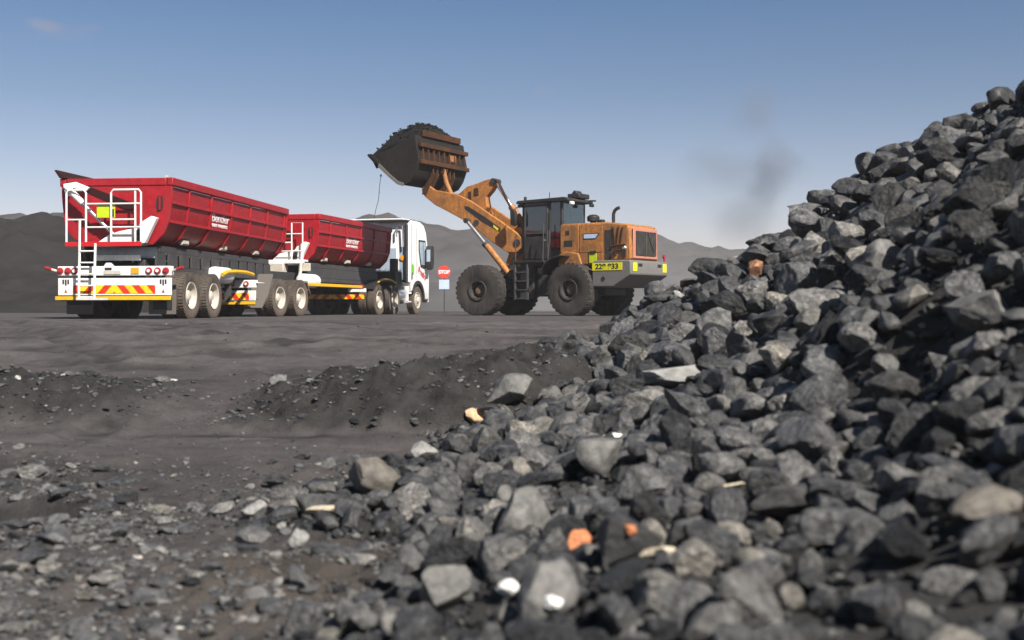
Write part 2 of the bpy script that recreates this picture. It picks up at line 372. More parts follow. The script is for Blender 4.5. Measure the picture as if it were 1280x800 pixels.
# ------------------------------------------------------------------ camera, light, sky
cd = bpy.data.cameras.new('camera'); cam = bpy.data.objects.new('camera', cd); COL.objects.link(cam)
cam.location = (0, 0, CAMZ); cam.rotation_euler = (R(90), 0, 0)
cd.sensor_width = 36; cd.lens = 36*FPX/1280; cd.shift_y = -16/1280; cd.clip_start = 0.05; cd.clip_end = 5000
cd.dof.use_dof = True; cd.dof.focus_distance = 31; cd.dof.aperture_fstop = 2.1
scene.camera = cam
SUN = Vector((0.40, -0.60, 0.66)).normalized()
sl = bpy.data.lights.new('sun', 'SUN'); sl.energy = 5.0; sl.angle = R(0.53); sl.color = (1.0, 0.94, 0.86)
so = bpy.data.objects.new('sun', sl); COL.objects.link(so); so.rotation_euler = SUN.to_track_quat('Z', 'Y').to_euler(); so.location = (8, -12, 20)
w = bpy.data.worlds.new('World'); scene.world = w; w.use_nodes = True
t = w.node_tree; t.nodes.clear(); L = t.links.new
sky = t.nodes.new('ShaderNodeTexSky'); sky.sky_type = 'NISHITA'; sky.sun_disc = False
sky.sun_elevation = math.asin(SUN.z); sky.sun_rotation = math.atan2(SUN.x, SUN.y)
sky.altitude = 1500; sky.air_density = 1.0; sky.dust_density = 3.0; sky.ozone_density = 2.0
hs = nd(t, 'ShaderNodeHueSaturation', i_Saturation=0.88); L(sky.outputs[0], hs.inputs['Color'])
# thin haze towards the horizon, deeper blue overhead
sz = nd(t, 'ShaderNodeTexCoord'); sp_ = nd(t, 'ShaderNodeSeparateXYZ'); L(sz.outputs['Generated'], sp_.inputs[0])
el = ramp(t, sp_.outputs[2], [(0.03, (1.62, 1.27, 1.2)), (0.10, (1.2, 1.05, 1.05)), (0.17, (0.84, 0.87, 0.93)), (0.26, (0.58, 0.77, 0.93)), (0.6, (0.55, 0.7, 0.8))])
skc = mixc(t, 1.0, hs.outputs[0], el.outputs[0], 'MULTIPLY')
# two small dusky cloud wisps high on the left
tc = nd(t, 'ShaderNodeTexCoord')
def wisp(d, size, amt, seed):
    v = nd(t, 'ShaderNodeVectorMath', operation='SUBTRACT'); L(tc.outputs['Generated'], v.inputs[0]); v.inputs[1].default_value = d
    n = nd(t, 'ShaderNodeTexNoise', i_Scale=26.0 + seed, i_Detail=5.0); L(tc.outputs['Generated'], n.inputs['Vector'])
    nv = nd(t, 'ShaderNodeVectorMath', operation='MULTIPLY_ADD'); L(n.outputs['Color'], nv.inputs[0]); nv.inputs[1].default_value = (0.03, 0.0, 0.012); L(v.outputs[0], nv.inputs[2])
    sc = nd(t, 'ShaderNodeVectorMath', operation='MULTIPLY'); L(nv.outputs[0], sc.inputs[0]); sc.inputs[1].default_value = (1/size, 0.2/size, 2.6/size)
    ln = nd(t, 'ShaderNodeVectorMath', operation='LENGTH'); L(sc.outputs[0], ln.inputs[0])
    mr = nd(t, 'ShaderNodeMapRange', interpolation_type='SMOOTHSTEP', i_1=0.25, i_2=1.0, i_3=amt, i_4=0.0); L(ln.outputs['Value'], mr.inputs[0]); return mr.outputs[0]
c = skc
for px, py, size, amt, sd in ((52, 30, 0.016, 0.28, 0), (108, 36, 0.010, 0.12, 5), (78, 38, 0.022, 0.10, 9), (680, 113, 0.012, 0.10, 3)):
    d = Vector(((px-640)/FPX, 1, (384-py)/FPX)).normalized()
    c = mixc(t, wisp(d + Vector((0.015, 0, 0.006)), size, amt, sd), c, (4.6, 4.0, 4.3))
bg = nd(t, 'ShaderNodeBackground', i_Strength=0.05); L(c, bg.inputs[0])
wo = t.nodes.new('ShaderNodeOutputWorld'); L(bg.outputs[0], wo.inputs[0])
scene.view_settings.view_transform = 'Standard'; scene.view_settings.look = 'None'
scene.view_settings.exposure = 0.95; scene.view_settings.gamma = 1.0; scene.view_settings.use_curve_mapping = False

# ------------------------------------------------------------------ ground sheet
def ground_mat():
    m = bpy.data.materials.new('coal_yard_dust'); t = nt(m); L = t.links.new
    tc = nd(t, 'ShaderNodeTexCoord')
    fa = nd(t, 'ShaderNodeAttribute', attribute_name='fines'); sa = nd(t, 'ShaderNodeAttribute', attribute_name='soil')
    mp = nd(t, 'ShaderNodeMapping'); mp.inputs['Scale'].default_value = (0.22, 1.0, 1.0)
    L(tc.outputs['Object'], mp.inputs[0])
    n0 = nd(t, 'ShaderNodeTexNoise', i_Scale=0.9, i_Detail=7.0, i_Roughness=0.62, i_Distortion=0.6); L(mp.outputs[0], n0.inputs['Vector'])
    n1 = nd(t, 'ShaderNodeTexNoise', i_Scale=5.0, i_Detail=8.0, i_Roughness=0.65); L(tc.outputs['Object'], n1.inputs['Vector'])
    n2 = nd(t, 'ShaderNodeTexNoise', i_Scale=42.0, i_Detail=6.0, i_Roughness=0.7); L(tc.outputs['Object'], n2.inputs['Vector'])
    c0 = ramp(t, n0.outputs[0], [(0.3, (0.06, 0.054, 0.053)), (0.5, (0.085, 0.077, 0.076)), (0.68, (0.108, 0.098, 0.096))])
    v1 = ramp(t, n1.outputs[0], [(0.3, 0.75), (0.7, 1.12)]); v2 = ramp(t, n2.outputs[0], [(0.3, 0.75), (0.7, 1.15)])
    c = mixc(t, 1.0, c0.outputs[0], v1.outputs[0], 'MULTIPLY'); c = mixc(t, 1.0, c, v2.outputs[0], 'MULTIPLY')
    # dark tyre marks sweeping over the dust
    m2 = nd(t, 'ShaderNodeMapping'); m2.inputs['Scale'].default_value = (0.16, 1.0, 1.0); L(tc.outputs['Object'], m2.inputs[0])
    wv = nd(t, 'ShaderNodeTexWave', wave_type='BANDS', bands_direction='Y', i_Scale=0.42, i_Distortion=7.0, i_Detail=3.0, i_Detail_Scale=1.3); L(m2.outputs[0], wv.inputs['Vector'])
    n3 = nd(t, 'ShaderNodeTexNoise', i_Scale=0.55, i_Detail=3.0); L(tc.outputs['Object'], n3.inputs['Vector'])
    wr = ramp(t, wv.outputs[0], [(0.78, 0.0), (0.93, 0.85)]); nr_ = ramp(t, n3.outputs[0], [(0.46, 0.0), (0.6, 1.0)])
    wf = nd(t, 'ShaderNodeMath', operation='MULTIPLY'); L(wr.outputs[0], wf.inputs[0]); L(nr_.outputs[0], wf.inputs[1])
    c = mixc(t, wf.outputs[0], c, (0.026, 0.024, 0.024))
    soil = ramp(t, n1.outputs[0], [(0.3, (0.052, 0.044, 0.037)), (0.7, (0.105, 0.087, 0.07))])
    c = mixc(t, sa.outputs['Fac'], c, soil.outputs[0])
    fi = ramp(t, n1.outputs[0], [(0.3, (0.0140, 0.0135, 0.0132)), (0.7, (0.042, 0.040, 0.039))])
    c = mixc(t, fa.outputs['Fac'], c, fi.outputs[0])
    b = nd(t, 'ShaderNodeBsdfPrincipled', i_Roughness=0.92); b.inputs['Specular IOR Level'].default_value = 0.15
    L(c, b.inputs['Base Color'])
    ad = nd(t, 'ShaderNodeMath', operation='ADD'); L(n1.outputs[0], ad.inputs[0]); L(n2.outputs[0], ad.inputs[1])
    bp = nd(t, 'ShaderNodeBump', i_Strength=0.7, i_Distance=0.045); L(ad.outputs[0], bp.inputs['Height']); L(bp.outputs[0], b.inputs['Normal'])
    out(t, b); return m
M['ground'] = ground_mat()
def warp_axis(lo, hi, pts):
    """non-uniform axis: pts = [(pos, step)...] piecewise linear step size"""
    P = [p for p, _ in pts]; S = [s for _, s in pts]; a = [lo]
    while a[-1] < hi: a.append(a[-1] + float(np.interp(a[-1], P, S)))
    return np.array(a)
gx = warp_axis(-380, 380, [(-380, 40), (-60, 6), (-20, 0.4), (-9, 0.08), (-4, 0.03), (2, 0.03), (6, 0.12), (14, 0.5), (30, 3), (60, 8), (380, 40)])
gy = warp_axis(-120, 420, [(-120, 20), (-5, 1), (2, 0.1), (3.5, 0.022), (9, 0.035), (14, 0.045), (22, 0.10), (28, 0.4), (50, 2), (90, 8), (420, 40)])
GX, GYY = np.meshgrid(gx, gy)
GZZ = ground(GX, GYY)
ii = np.arange(len(gx)*len(gy)).reshape(len(gy), len(gx))
F = np.stack([ii[:-1, :-1], ii[:-1, 1:], ii[1:, 1:], ii[1:, :-1]], -1).reshape(-1, 4)
b1, b2 = berm(GX, GYY)
fines = np.clip((b1 + b2*1.1)/0.12, 0, 1)
fines = np.maximum(fines, 1.0*np.clip(4*(1.1 - ((GX+3.15)/0.72)**2 - ((GYY-6.65)/0.55)**2), 0, 1))  # darker colour over the floor of the hollow
rub = (1 - sstep(7.8, 9.0, GYY + 0.4*np.sin(GX*2)))
fines = np.clip(np.maximum(fines, 0.32*rub + np.clip(fbm(GX*0.8, GYY*1.6, 91, 4)*1.1, -0.2, 0.45)*(1 - sstep(15, 20, GYY))), 0, 1)
A_, ap_ = pile(GX, GYY)
fines = np.maximum(fines, np.clip((ap_ + 0.05)/0.15, 0, 1)*0.5*(GX > -3)*(GYY < 16))
fines = np.maximum(fines, 0.95*tracks(GX, GYY)[1])
fines = np.maximum(fines, 0.45*sstep(45, 60, GYY))
soil = np.exp(-((GX+0.75)/0.75)**2 - ((GYY-4.9)/0.9)**2)*0.85 + 0.08*rub*np.clip(fbm(GX, GYY, 95, 3)+0.4, 0, 1)
me = np_mesh('ground', np.stack([GX, GYY, GZZ], -1).reshape(-1, 3), F, M['ground'], {'fines': np.clip(fines, 0, 1).ravel(), 'soil': np.clip(soil, 0, 1).ravel()})
go = bpy.data.objects.new('ground', me); COL.objects.link(go); tag(go, kind='structure')

# the body of the heap under its lumps
def heap_mat():
    m = bpy.data.materials.new('coal_fines_gap_shade'); t = nt(m); L = t.links.new
    tc = nd(t, 'ShaderNodeTexCoord')
    n1 = nd(t, 'ShaderNodeTexNoise', i_Scale=7.0, i_Detail=9.0, i_Roughness=0.7); L(tc.outputs['Object'], n1.inputs['Vector'])
    c = ramp(t, n1.outputs[0], [(0.3, (0.008, 0.008, 0.008)), (0.7, (0.022, 0.021, 0.019))])  # coal fines taken near black, with the gap shade painted into the colour
    b = nd(t, 'ShaderNodeBsdfPrincipled', i_Roughness=0.85); L(c.outputs[0], b.inputs['Base Color'])
    bp = nd(t, 'ShaderNodeBump', i_Strength=0.8, i_Distance=0.05); L(n1.outputs[0], bp.inputs['Height']); L(bp.outputs[0], b.inputs['Normal'])
    out(t, b); return m
M['heap'] = heap_mat()
hx = np.arange(-3.0, 16, 0.07); hy = np.arange(0.5, 24, 0.07)
HX, HY = np.meshgrid(hx, hy); HS, HG = surf(HX, HY, False)
HS = HS + fbm(HX*4, HY*4, 77, 3)*0.05*np.clip((HS-HG)/0.2, 0, 1)
keep = (HS - HG) > 0.015
ii = np.arange(len(hx)*len(hy)).reshape(len(hy), len(hx))
F = np.stack([ii[:-1, :-1], ii[:-1, 1:], ii[1:, 1:], ii[1:, :-1]], -1).reshape(-1, 4)
F = F[keep.ravel()[F].all(1)]
used, inv = np.unique(F, return_inverse=True); F = inv.reshape(-1, 4)
HZ = np.where(HS - HG < 0.04, HG - 0.06, HS - 0.02)
V = np.stack([HX, HY, HZ], -1).reshape(-1, 3)[used]
ho = bpy.data.objects.new('coal_heap', np_mesh('coal_heap', V, F, M['heap'])); COL.objects.link(ho)
tag(ho, kind='structure')

# ------------------------------------------------------------------ hills: dumps round the yard
def hill_mat(name, c1, c2):
    m = bpy.data.materials.new(name); t = nt(m); L = t.links.new
    tc = nd(t, 'ShaderNodeTexCoord'); mp = nd(t, 'ShaderNodeMapping'); mp.inputs['Scale'].default_value = (1, 1, 2.2); L(tc.outputs['Object'], mp.inputs[0])
    n1 = nd(t, 'ShaderNodeTexNoise', i_Scale=0.16, i_Detail=9.0, i_Roughness=0.66); L(mp.outputs[0], n1.inputs['Vector'])
    r = ramp(t, n1.outputs[0], [(0.3, c1), (0.7, c2)])
    b = nd(t, 'ShaderNodeBsdfPrincipled', i_Roughness=0.95); b.inputs['Specular IOR Level'].default_value = 0.1; L(r.outputs[0], b.inputs['Base Color'])
    bp = nd(t, 'ShaderNodeBump', i_Strength=0.7, i_Distance=0.6); L(n1.outputs[0], bp.inputs['Height']); L(bp.outputs[0], b.inputs['Normal'])
    out(t, b); return m
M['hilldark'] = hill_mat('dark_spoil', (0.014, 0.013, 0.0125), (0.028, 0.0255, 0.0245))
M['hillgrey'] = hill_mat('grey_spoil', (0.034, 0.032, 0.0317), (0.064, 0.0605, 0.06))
def hill(name, crest, Y, depth, mat, step, seed, amp):
    """crest: (photo x, photo y) skyline read at distance Y; body slopes down towards the yard and away"""
    cx = np.array([(p-640)/FPX*Y for p, _ in crest]); cz = np.array([(384-q)/FPX*Y + CAMZ for _, q in crest])
    xs = np.arange(cx[0], cx[-1], step); ys = np.arange(-depth, depth*0.8, step)
    X, D = np.meshgrid(xs, ys)
    H = np.interp(X, cx, cz)
    Hs = sum(np.interp(X + k*step*2, cx, cz) for k in (-1, 0, 1))/3
    prof = np.where(D < 0, np.clip(1 + D/(0.93*depth), 0, 1)**0.9, np.clip(1 - D/(0.78*depth), 0, 1))
    gul = np.abs(fbm(X*0.12, D*0.03 + X*0.01, seed, 4))*2
    Z = Hs*prof*(1 - 0.16*gul*np.clip(-D/depth*2.5, 0, 1)) + fbm(X*0.35/amp, D*0.35/amp, seed+5, 5, 0.6)*amp*np.clip(prof*3, 0, 1) - 0.3
    ii = np.arange(X.size).reshape(X.shape)
    F = np.stack([ii[:-1, :-1], ii[:-1, 1:], ii[1:, 1:], ii[1:, :-1]], -1).reshape(-1, 4)
    o = bpy.data.objects.new(name, np_mesh(name, np.stack([X, D + Y, Z], -1).reshape(-1, 3), F, mat)); COL.objects.link(o)
    return tag(o, kind='structure')
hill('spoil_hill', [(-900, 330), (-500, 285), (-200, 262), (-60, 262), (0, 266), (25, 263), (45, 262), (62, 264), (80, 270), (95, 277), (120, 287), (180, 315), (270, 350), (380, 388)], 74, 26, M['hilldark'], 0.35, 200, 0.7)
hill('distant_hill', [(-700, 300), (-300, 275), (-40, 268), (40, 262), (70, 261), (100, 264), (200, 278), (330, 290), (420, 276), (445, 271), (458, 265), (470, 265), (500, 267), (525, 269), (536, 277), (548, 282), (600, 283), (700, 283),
                      (790, 284), (815, 288), (835, 296), (850, 299), (868, 305), (890, 304), (915, 308), (960, 312), (1050, 318), (1300, 310), (1700, 300), (2200, 330)], 150, 46, M['hillgrey'], 0.8, 300, 0.8)

# ------------------------------------------------------------------ air: haze box and a smoke plume
hb = MB().box(-450, 450, -200, 500, -4, 17).build('haze', M['glass'], smooth=False)
hm = bpy.data.materials.new('haze_air'); t = nt(hm)
pv = nd(t, 'ShaderNodeVolumePrincipled', i_Density=0.0007, i_Anisotropy=0.1); pv.inputs['Color'].default_value = (0.92, 0.93, 0.96, 1)
o = t.nodes.new('ShaderNodeOutputMaterial'); t.links.new(pv.outputs[0], o.inputs['Volume'])
hb.data.materials.clear(); hb.data.materials.append(hm); tag(hb, kind='stuff')
hb.display_type = 'WIRE'

# faint dark smoke rising beyond the heap: an uneven cloud of soot in its own box
sx, sy = (948-640)/FPX*105, 105
sb = MB().box(sx - 9, sx + 9, sy - 5, sy + 5, 4.5, 25.5).build('smoke', M['glass'], smooth=False)
sm = bpy.data.materials.new('smoke_air'); t = nt(sm); L = t.links.new
tc = nd(t, 'ShaderNodeTexCoord')
n = nd(t, 'ShaderNodeTexNoise', i_Scale=0.16, i_Detail=4.0, i_Roughness=0.55); L(tc.outputs['Object'], n.inputs['Vector'])
wv = nd(t, 'ShaderNodeVectorMath', operation='MULTIPLY_ADD'); L(n.outputs['Color'], wv.inputs[0]); wv.inputs[1].default_value = (9, 4, 9); L(tc.outputs['Object'], wv.inputs[2])
tot = None
for cx_, cz_, rx_, rz_, amt in ((sx + 0.6, 11.8, 2.8, 3.6, 1.0), (sx - 3.0, 12.5, 4.0, 3.2, 0.35), (sx - 0.5, 17.5, 2.8, 4.2, 0.28), (sx - 0.5, 8.5, 4.0, 3.5, 0.4)):
    sb_ = nd(t, 'ShaderNodeVectorMath', operation='SUBTRACT'); L(wv.outputs[0], sb_.inputs[0]); sb_.inputs[1].default_value = (cx_ + 4.5, sy + 2, cz_ + 4.5)
    dv = nd(t, 'ShaderNodeVectorMath', operation='MULTIPLY'); L(sb_.outputs[0], dv.inputs[0]); dv.inputs[1].default_value = (1/rx_, 1/4.0, 1/rz_)
    ln = nd(t, 'ShaderNodeVectorMath', operation='LENGTH'); L(dv.outputs[0], ln.inputs[0])
    mr = nd(t, 'ShaderNodeMapRange', interpolation_type='SMOOTHSTEP', i_1=0.0, i_2=1.0, i_3=amt, i_4=0.0); L(ln.outputs['Value'], mr.inputs[0])
    if tot is None: tot = mr.outputs[0]
    else:
        a = nd(t, 'ShaderNodeMath', operation='ADD'); L(tot, a.inputs[0]); L(mr.outputs[0], a.inputs[1]); tot = a.outputs[0]
dn = nd(t, 'ShaderNodeMath', operation='MULTIPLY'); L(tot, dn.inputs[0]); dn.inputs[1].default_value = 0.36
pv = nd(t, 'ShaderNodeVolumePrincipled', i_Anisotropy=0.0); pv.inputs['Color'].default_value = (0.30, 0.34, 0.42, 1); L(dn.outputs[0], pv.inputs['Density'])
o = t.nodes.new('ShaderNodeOutputMaterial'); L(pv.outputs[0], o.inputs['Volume'])
sb.data.materials.clear(); sb.data.materials.append(sm); tag(sb, kind='stuff'); sb.display_type = 'WIRE'

# low dust hanging over the yard behind the loader
db = MB().box(-14, 34, 52, 84, 0.02, 8).build('dust', M['glass'], smooth=False)
dm = bpy.data.materials.new('dust_air'); t = nt(dm); L = t.links.new
tc = nd(t, 'ShaderNodeTexCoord'); n = nd(t, 'ShaderNodeTexNoise', i_Scale=0.11, i_Detail=4.0); L(tc.outputs['Object'], n.inputs['Vector'])
nr = ramp(t, n.outputs[0], [(0.35, 0.15), (0.65, 1.0)])
sx_ = nd(t, 'ShaderNodeSeparateXYZ'); L(tc.outputs['Object'], sx_.inputs[0])
fz = nd(t, 'ShaderNodeMapRange', interpolation_type='SMOOTHSTEP', i_1=0.0, i_2=7.0, i_3=1.0, i_4=0.0); L(sx_.outputs[2], fz.inputs[0])
fx = nd(t, 'ShaderNodeMapRange', interpolation_type='SMOOTHSTEP', i_1=-13.0, i_2=8.0, i_3=0.0, i_4=1.0); L(sx_.outputs[0], fx.inputs[0])
fx2 = nd(t, 'ShaderNodeMapRange', interpolation_type='SMOOTHSTEP', i_1=18.0, i_2=33.0, i_3=1.0, i_4=0.0); L(sx_.outputs[0], fx2.inputs[0])
v = nr.outputs[0]
for q in (fz, fx, fx2):
    m_ = nd(t, 'ShaderNodeMath', operation='MULTIPLY'); L(v, m_.inputs[0]); L(q.outputs[0], m_.inputs[1]); v = m_.outputs[0]
m_ = nd(t, 'ShaderNodeMath', operation='MULTIPLY'); L(v, m_.inputs[0]); m_.inputs[1].default_value = 0.022
pv = nd(t, 'ShaderNodeVolumePrincipled'); pv.inputs['Color'].default_value = (0.75, 0.73, 0.72, 1); L(m_.outputs[0], pv.inputs['Density'])
o = t.nodes.new('ShaderNodeOutputMaterial'); L(pv.outputs[0], o.inputs['Volume'])
db.data.materials.clear(); db.data.materials.append(dm); tag(db, kind='stuff'); db.display_type = 'WIRE'
# ------------------------------------------------------------------ coal lumps and rubble
def ico(sub):
    import bmesh
    bm = bmesh.new(); bmesh.ops.create_icosphere(bm, subdivisions=sub, radius=1.0)
    V = np.array([v.co for v in bm.verts]); F = np.array([[v.index for v in f.verts] for f in bm.faces]); bm.free(); return V, F
def vn3(P, s):
    return (vn(P[:, 0] + 0.37*P[:, 2], P[:, 1] - 0.61*P[:, 2], s) + vn(P[:, 1]*0.9 + 5, P[:, 2] + 0.4*P[:, 0], s+1) + vn(P[:, 2] + 9, P[:, 0] - 0.3*P[:, 1], s+2))/1.5
def rock_shape(V, seed, flat=0.75, cuts=11, micro=0.03):
    rg = np.random.default_rng(seed); P = V * 1.0
    for k in range(cuts):
        n = rg.normal(size=3); n /= np.linalg.norm(n); d = rg.uniform(0.48, 0.88)
        q = P @ n; P = P - np.maximum(q - d, 0)[:, None] * n * 0.97
    P = P * (1 + 0.12*vn3(P*1.6 + seed, seed)[:, None] + micro*2*vn3(P*5 + seed, seed+7)[:, None] + micro*vn3(P*12, seed+11)[:, None])
    P = P * np.array([rg.uniform(0.95, 1.3), rg.uniform(0.75, 1.0), rg.uniform(flat*0.8, flat*1.15)])
    P = P - P.mean(0)
    return P / np.abs(P).max(1).mean() * 0.78
V4, F4 = ico(4); V3, F3 = ico(3); V2, F2 = ico(2); V1, F1 = ico(1)
NV = 18
ROCKS = [np_mesh('coal_lump', rock_shape(V4, 40+i, 0.62 + 0.3*(i % 3)/2, 11 + i % 5, 0.045), F4, M['rock'], sharp=32) for i in range(NV)]
ROCK3 = [rock_shape(V3, 340+i, 0.7, 11, 0.04) for i in range(14)]
ROCK2 = [rock_shape(V2, 140+i, 0.7, 9, 0.05) for i in range(14)]
ROCK1 = [rock_shape(V1, 240+i, 0.7, 5, 0.06) for i in range(14)]
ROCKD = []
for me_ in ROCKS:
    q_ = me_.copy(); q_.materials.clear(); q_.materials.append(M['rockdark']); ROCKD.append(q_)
def rot_rand(n, tilt=1.0):
    a = RNG.uniform(0, 2*np.pi, n); b = RNG.normal(0, 0.45*tilt, n); c_ = RNG.normal(0, 0.45*tilt, n)
    ca, sa, cb, sb, cc, sc = np.cos(a), np.sin(a), np.cos(b), np.sin(b), np.cos(c_), np.sin(c_)
    Rz = np.zeros((n, 3, 3)); Rz[:, 0, 0] = ca; Rz[:, 0, 1] = -sa; Rz[:, 1, 0] = sa; Rz[:, 1, 1] = ca; Rz[:, 2, 2] = 1
    Rx = np.zeros((n, 3, 3)); Rx[:, 0, 0] = 1; Rx[:, 1, 1] = cb; Rx[:, 1, 2] = -sb; Rx[:, 2, 1] = sb; Rx[:, 2, 2] = cb
    Ry = np.zeros((n, 3, 3)); Ry[:, 1, 1] = 1; Ry[:, 0, 0] = cc; Ry[:, 0, 2] = sc; Ry[:, 2, 0] = -sc; Ry[:, 2, 2] = cc
    return Ry @ Rx @ Rz
def merged(name, pos, rad, shapes, F, mat, tint, tilt=1.0):
    n = len(pos); Rm = rot_rand(n, tilt); k = RNG.integers(0, len(shapes), n)
    S = np.stack(shapes)[k]                                  # n, v, 3
    V = np.einsum('nij,nvj->nvi', Rm, S*rad[:, None, None]) + pos[:, None, :]
    nv = S.shape[1]; FF = (F[None] + (np.arange(n)*nv)[:, None, None]).reshape(-1, 3)
    return V.reshape(-1, 3), FF, np.repeat(tint, nv)
def darts(n, xr, yr, rfun, accept, fill, grid=0.25, pre=()):
    """dart throwing: keep a lump if it does not crowd the ones already down"""
    pts = []; cells = {}
    def put(x, y, r): cells.setdefault((int(x//grid), int(y//grid)), []).append((x, y, r))
    for p in pre: put(*p)
    X = RNG.uniform(*xr, n); Y = RNG.uniform(*yr, n); ok = accept(X, Y)
    for x, y in zip(X[ok], Y[ok]):
        r = rfun(x, y); good = True; cx, cy = int(x//grid), int(y//grid); s = int((r*2+0.3)//grid) + 1
        for i in range(cx-s, cx+s+1):
            for j in range(cy-s, cy+s+1):
                for (a, b, q) in cells.get((i, j), ()):
                    if (a-x)**2 + (b-y)**2 < (fill*(q+r))**2: good = False; break
                if not good: break
            if not good: break
        if good: pts.append((x, y, r)); put(x, y, r)
    return pts
def hitpoint(px, py):
    """the spot on the heap or ground met by the sight line through a photo point"""
    u = (px-640)/FPX; v = (384-py)/FPX; ys = np.arange(2.2, 24, 0.01)
    s, g = surf(u*ys, ys, False); below = np.nonzero(v*ys + CAMZ <= s)[0]
    k = below[0] if len(below) else int(np.argmax((s - CAMZ)/ys*(ys > 6)))      # above the skyline: the crest itself
    y = ys[k]
    return u*y, y, float(s[k])
# lumps one can single out: photo x, y, width in px, material, flatness, label
SPECIAL = [
 (723, 680, 29, 'st_orange', 0.9, 'bright orange stone low in the front of the coal heap', 'stone'),
 (788, 662, 17, 'st_orange', 0.8, 'small orange chip resting on a dark lump beside the bright orange stone', 'stone'),
 (593, 523, 24, 'st_peach', 0.8, 'peach coloured stone at the left toe of the heap', 'stone'),
 (944, 338, 26, 'st_rust', 0.8, 'rust brown stone high on the left edge of the heap', 'stone'),
 (766, 546, 22, 'st_white', 0.5, 'white broken chip in the middle of the grey lumps', 'stone'),
 (636, 736, 26, 'st_white', 0.7, 'bright white stone at the bottom of the heap', 'stone'),
 (691, 752, 24, 'st_white', 0.6, 'white stone lying on a large grey block in front', 'stone'),
 (822, 690, 32, 'st_cream', 0.5, 'long cream stone right of the bright orange stone', 'stone'),
 (912, 606, 24, 'st_cream', 0.4, 'thin cream flake between dark lumps at mid heap', 'stone'),
 (402, 636, 26, 'st_cream', 0.45, 'flat cream stone at the far left toe of the heap', 'stone'),
 (372, 677, 26, 'st_pale', 0.85, 'round pale grey pebble alone on the ground left of the heap', 'stone'),
 (470, 600, 58, 'st_tan', 0.75, 'big tan boulder at the left toe of the heap', 'boulder'),
 (318, 640, 28, 'st_pale', 0.8, 'small square grey stone on the rubble left of the heap', 'stone'),
 (528, 568, 34, 'st_pale', 0.8, 'pale square stone behind the big tan boulder', 'stone'),
 (638, 490, 52, 'st_grey', 0.7, 'weathered pale grey boulder on the upper left toe of the heap', 'boulder'),
 (845, 466, 60, 'st_pale', 0.45, 'pale grey wedge shaped slab near the top left of the heap', 'slab'),
 (1236, 625, 66, 'st_tan', 0.42, 'long tan slab at the right edge of the heap', 'slab'),
 (553, 742, 66, 'st_grey', 0.9, 'large pale faceted lump with a bright face at bottom of the heap', 'coal lump'),
 (655, 648, 70, 'st_grey', 0.8, 'pale grey blocky lump left of the bright orange stone', 'coal lump'),
 (750, 578, 58, 'st_grey', 0.95, 'tall rounded grey lump standing left of centre on the heap', 'coal lump'),
 (680, 752, 78, 'st_grey', 0.95, 'tall grey block at the bottom centre with two white stones near it', 'coal lump'),
 (976, 632, 72, 'st_black', 0.85, 'upright near black block with a paler right face low on the heap', 'coal lump'),
 (782, 682, 72, 'st_black', 0.9, 'near black block carrying a small orange chip', 'coal lump'),
 (1019, 249, 30, 'st_black', 0.32, 'thin black slab jutting out left from the skyline of the heap', 'slab'),
 (1058, 212, 28, 'st_black', 0.5, 'tilted black lump poking up from the skyline above the jutting slab', 'coal lump'),
 (1252, 128, 40, 'st_black', 0.9, 'black lump at the very top right of the heap', 'coal lump'),
 (1104, 326, 44, 'st_grey', 0.95, 'round grey lump near the upper middle of the heap', 'coal lump'),
 (1224, 388, 78, 'st_grey', 0.5, 'layered grey slab by the right edge above mid heap', 'slab'),
 (988, 291, 12, 'st_white', 0.8, 'small white chip high near the skyline of the heap', 'stone'),
 (848, 372, 20, 'st_pale', 0.7, 'little pale stone on the ridge nearest the loader', 'stone'),
]
ON = {788: (782, 682, 72), 691: (680, 752, 78)}
pre = []; SPX = []
for (px, py, wd, mt, fl, lab, cat) in SPECIAL:
    x, y, z = hitpoint(px, py + wd*0.22)
    r = wd/2*y/FPX; pre.append((x, y, r*1.15)); SPX.append((px, py, wd, y))
    sd = px*7 + py
    zc = z + r*0.75*fl
    if px in ON:                                   # a chip lying against the face of a bigger lump
        bx, by, bw_ = ON[px]; X_, Y_, Z_ = hitpoint(bx, by + bw_*0.22); y = Y_ - (0.62 if px == 788 else 0.98)*bw_/2*Y_/FPX
        x = (px-640)/FPX*y; zc = (384-py)/FPX*y + CAMZ; r = wd/2*y/FPX
    me = np_mesh(cat.replace(' ', '_'), rock_shape(V4, sd, fl, 10), F4, M[mt], sharp=28)
    o = bpy.data.objects.new(cat.replace(' ', '_'), me); COL.objects.link(o)
    o.location = (x, y, zc); o.scale = (r*1.3, r*0.75, r) if fl < 0.5 else (r, r, r); rg = random.Random(sd)
    o.rotation_euler = (rg.uniform(-.25, .25), rg.uniform(-.25, .25), rg.uniform(0, 0.8) if fl > 0.5 else rg.uniform(-0.3, 0.3))
    tag(o, lab, cat)
rs = lambda sg: float(np.exp(RNG.normal(0, sg)))
def on_pile(lo):
    def f(X, Y):
        h = pile_h(X, Y); inframe = (X < 0.62*Y + 1.2) & (X > -0.5*Y - 1)
        return (h > lo) & inframe
    return f
BASE = lambda y: 0.033 + 0.0086*y
def clear_view(pts, k):
    """leave out lumps that would bury or wholly cover one of the singled-out stones"""
    res = []
    for x, y, r in pts:
        qx = 640 + FPX*x/y; z = float(surf(np.array([x]), np.array([y]), False)[0][0]) + r*0.5; qy = 384 - FPX*(z-CAMZ)/y; q = FPX*r/y
        if not any(y < sy and abs(qx-sx) < wd*0.4 + q*k and abs(qy-spy) < wd*0.3 + q*k for sx, spy, wd, sy in SPX): res.append((x, y, r))
    return res
